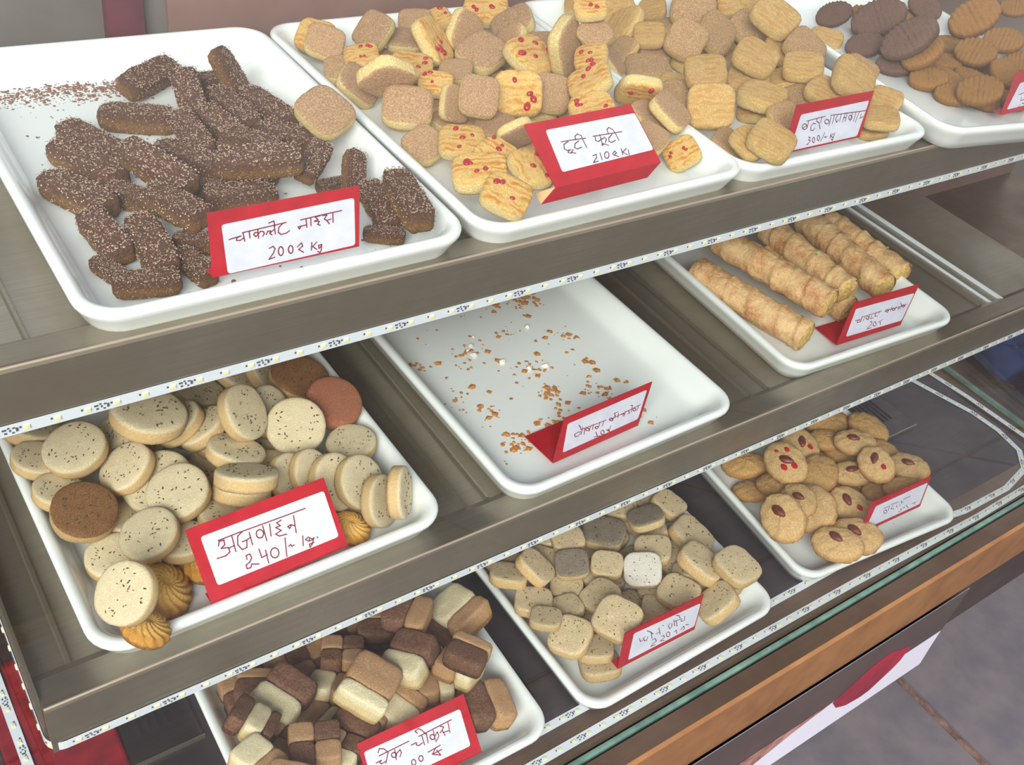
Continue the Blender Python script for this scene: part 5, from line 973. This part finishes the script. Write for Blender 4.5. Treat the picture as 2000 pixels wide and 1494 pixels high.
# ---------------------------------------------------------------- crumbs
def crumbs(name, k, n, sz, mat, region, label, seed, z=0.0041, flat=0.35, cl=None):
    x, y, zz, t, W, D = TR[k]; r = random.Random(seed); parts = []; cc, ss = math.cos(t), math.sin(t)
    cents = [(r.uniform(region[0], region[1]), r.uniform(region[2], region[3])) for _ in range(cl)] if cl else None
    for i in range(n):
        if cents and r.random() < 0.75: c0 = r.choice(cents); px, py = c0[0] + r.gauss(0, 0.007), c0[1] + r.gauss(0, 0.006)
        else: px, py = r.uniform(region[0], region[1]), r.uniform(region[2], region[3])
        q = sz * r.choice((0.4, 0.5, 0.7, 1.0, 1.0, 1.7)); m_ = r.randint(4, 6); v = []
        for j in range(m_):
            a = 6.283 * j / m_; rr = q * r.uniform(0.6, 1.3); v.append((px + rr * math.cos(a), py + rr * math.sin(a), z + q * flat * r.uniform(0.1, 1)))
        v.append((px, py, z + q * flat * 1.3)); v.append((px, py, z - 0.0001))
        v = [(x + a * cc - b * ss, y + a * ss + b * cc, zz + c) for a, b, c in v]
        parts.append((v, [(j, (j + 1) % m_, m_) for j in range(m_)] + [((j + 1) % m_, j, m_ + 1) for j in range(m_)]))
    tag(obj(name, mesh(name, *join(parts), MAT[mat])), label, 'crumbs', kind='stuff')
crumbs('pastry_crumbs', 'M2', 420, 0.0021, 'crumb', (-0.105, 0.075, -0.14, 0.10), 'orange flaky pastry crumbs scattered over the empty tray', 4, cl=26)
crumbs('cream_crumbs', 'M2', 8, 0.0034, 'crumbw', (-0.045, 0.035, -0.05, 0.03), 'few white cream crumbs in the middle of the empty tray', 8, flat=0.9)
crumbs('cocoa_crumbs', 'T1', 1600, 0.0009, 'cocoadust', (-0.10, 0.025, 0.118, 0.148), 'band of fine cocoa crumbs along the back of the chocolate tray', 6, cl=14)
crumbs('loose_cocoa_crumbs', 'T1', 260, 0.0009, 'cocoadust', (-0.095, 0.09, -0.145, 0.13), 'loose cocoa crumbs sprinkled between the chocolate bars', 7)
crumbs('seed_crumbs', 'B3', 30, 0.0010, 'crumb', (-0.02, 0.09, -0.15, -0.05), 'small crumbs near the card in the almond cookie tray', 9)

# ---------------------------------------------------------------- poster, cloths
po = empty('poster', (0, -0.2225, 0)); tag(po, 'glossy white-edged poster hanging under the brown counter edge, bottom right', 'poster')
V, Fc = [], []; nx, nz = 20, 8
for layer in (0, 0.0006):
    for i in range(nx + 1):
        for j in range(nz + 1):
            x = 0.38 + (0.966 - 0.38) * i / nx; zt = -0.458; z = zt + (-0.612 - zt) * j / nz; V.append((x, -0.004 * (j / nz) ** 2 - layer, z))
N1 = (nx + 1) * (nz + 1)
for i in range(nx):
    for j in range(nz):
        a = i * (nz + 1) + j; q = (a, a + nz + 1, a + nz + 2, a + 1); Fc.append(q); Fc.append(tuple(N1 + t for t in q)[::-1])
obj('paper_sheet', mesh('paper_sheet', V, Fc, MAT['paper']), po)
def print_area(name, pts, mat, d):
    def yy(z): return -0.004 * ((z + 0.458) / -0.154) ** 2 - 0.0006 - d
    V = [(x, yy(z), z) for x, z in pts]; m_ = len(V); V += [(x, y - 0.0002, z) for x, y, z in V]
    obj(name, mesh(name, V, [tuple(range(m_, 2 * m_))] + [(i, (i + 1) % m_, m_ + (i + 1) % m_, m_ + i) for i in range(m_)], MAT[mat]), po)
def quadstrip(name, topf, botf, x0, x1, mat, d, n=24):
    def yy(z): return -0.004 * ((z + 0.458) / -0.154) ** 2 - 0.0008 - d
    V, Fc = [], []
    for i in range(n + 1):
        x = x0 + (x1 - x0) * i / n; a, b = topf(x), botf(x)
        for k in range(4): z = a + (b - a) * k / 3; V.append((x, yy(z), z))
    for i in range(n):
        for k in range(3): a = 4 * i + k; Fc.append((a, a + 4, a + 5, a + 1))
    obj(name, mesh(name, V, Fc, MAT[mat]), po)
def pw(pts):
    def f(x):
        for (x0, z0), (x1, z1) in zip(pts, pts[1:]):
            if x <= x1: return z0 + (z1 - z0) * max(0.0, (x - x0)) / (x1 - x0)
        return pts[-1][1]
    return f
quadstrip('dark_upper', lambda x: -0.4582, lambda x: -0.5415, 0.38, 0.9665, 'posterdark', 0.0)  # upper part of the sheet, darker down to a straight edge
quadstrip('red_print', pw(((0.756, -0.543), (0.805, -0.512), (0.837, -0.503), (0.893, -0.526))), pw(((0.756, -0.546), (0.773, -0.568), (0.798, -0.581), (0.825, -0.5855), (0.844, -0.584), (0.878, -0.562), (0.889, -0.550), (0.893, -0.527))), 0.756, 0.893, 'prred', 0.0002)
quadstrip('pastry_print', lambda x: -0.5412, pw(((0.40, -0.592), (0.60, -0.582), (0.65, -0.568), (0.70, -0.553), (0.755, -0.542))), 0.40, 0.755, "prbrown", 0.0003)

def cloth(name, x0, x1, y0, y1, z, mat, label, amp=0.003, seed=1, parent=None):
    V, Fc = [], []; n = 26
    for i in range(n + 1):
        for j in range(n + 1):
            x, y = x0 + (x1 - x0) * i / n, y0 + (y1 - y0) * j / n
            V.append((x, y, z + amp * (0.5 + 0.5 * noise.noise(Vector((x * 30 + seed, y * 18, 0)))) + amp * 0.4 * math.sin(x * 160 + 2 * y * 40)))
    nn = (n + 1) ** 2; V += [(a, b, z - 0.0005) for a, b, c in V]
    for i in range(n):
        for j in range(n): a = i * (n + 1) + j; Fc.append((a, a + n + 1, a + n + 2, a + 1)); Fc.append((nn + a, nn + a + 1, nn + a + n + 2, nn + a + n + 1))
    for i in range(n):
        for a, b in ((i, i + 1), (nn - 1 - i, nn - 2 - i), ((i + 1) * (n + 1), i * (n + 1)), (i * (n + 1) + n, (i + 1) * (n + 1) + n)): Fc.append((a, b, nn + b, nn + a))
    tag(obj(name, mesh(name, V, Fc, MAT[mat], True)), label, 'cloth')
cloth('red_cloth', -0.049, 0.0335, -0.09, 0.13, -0.3778, 'redcloth', 'dark red cloth lying on the base at the bottom left corner', 0.0016)
cloth('blue_cloth', 1.26, 1.45, -0.085, 0.06, -0.3806, 'blue', 'blue cloth outside the right end glass', 0.05, 3)
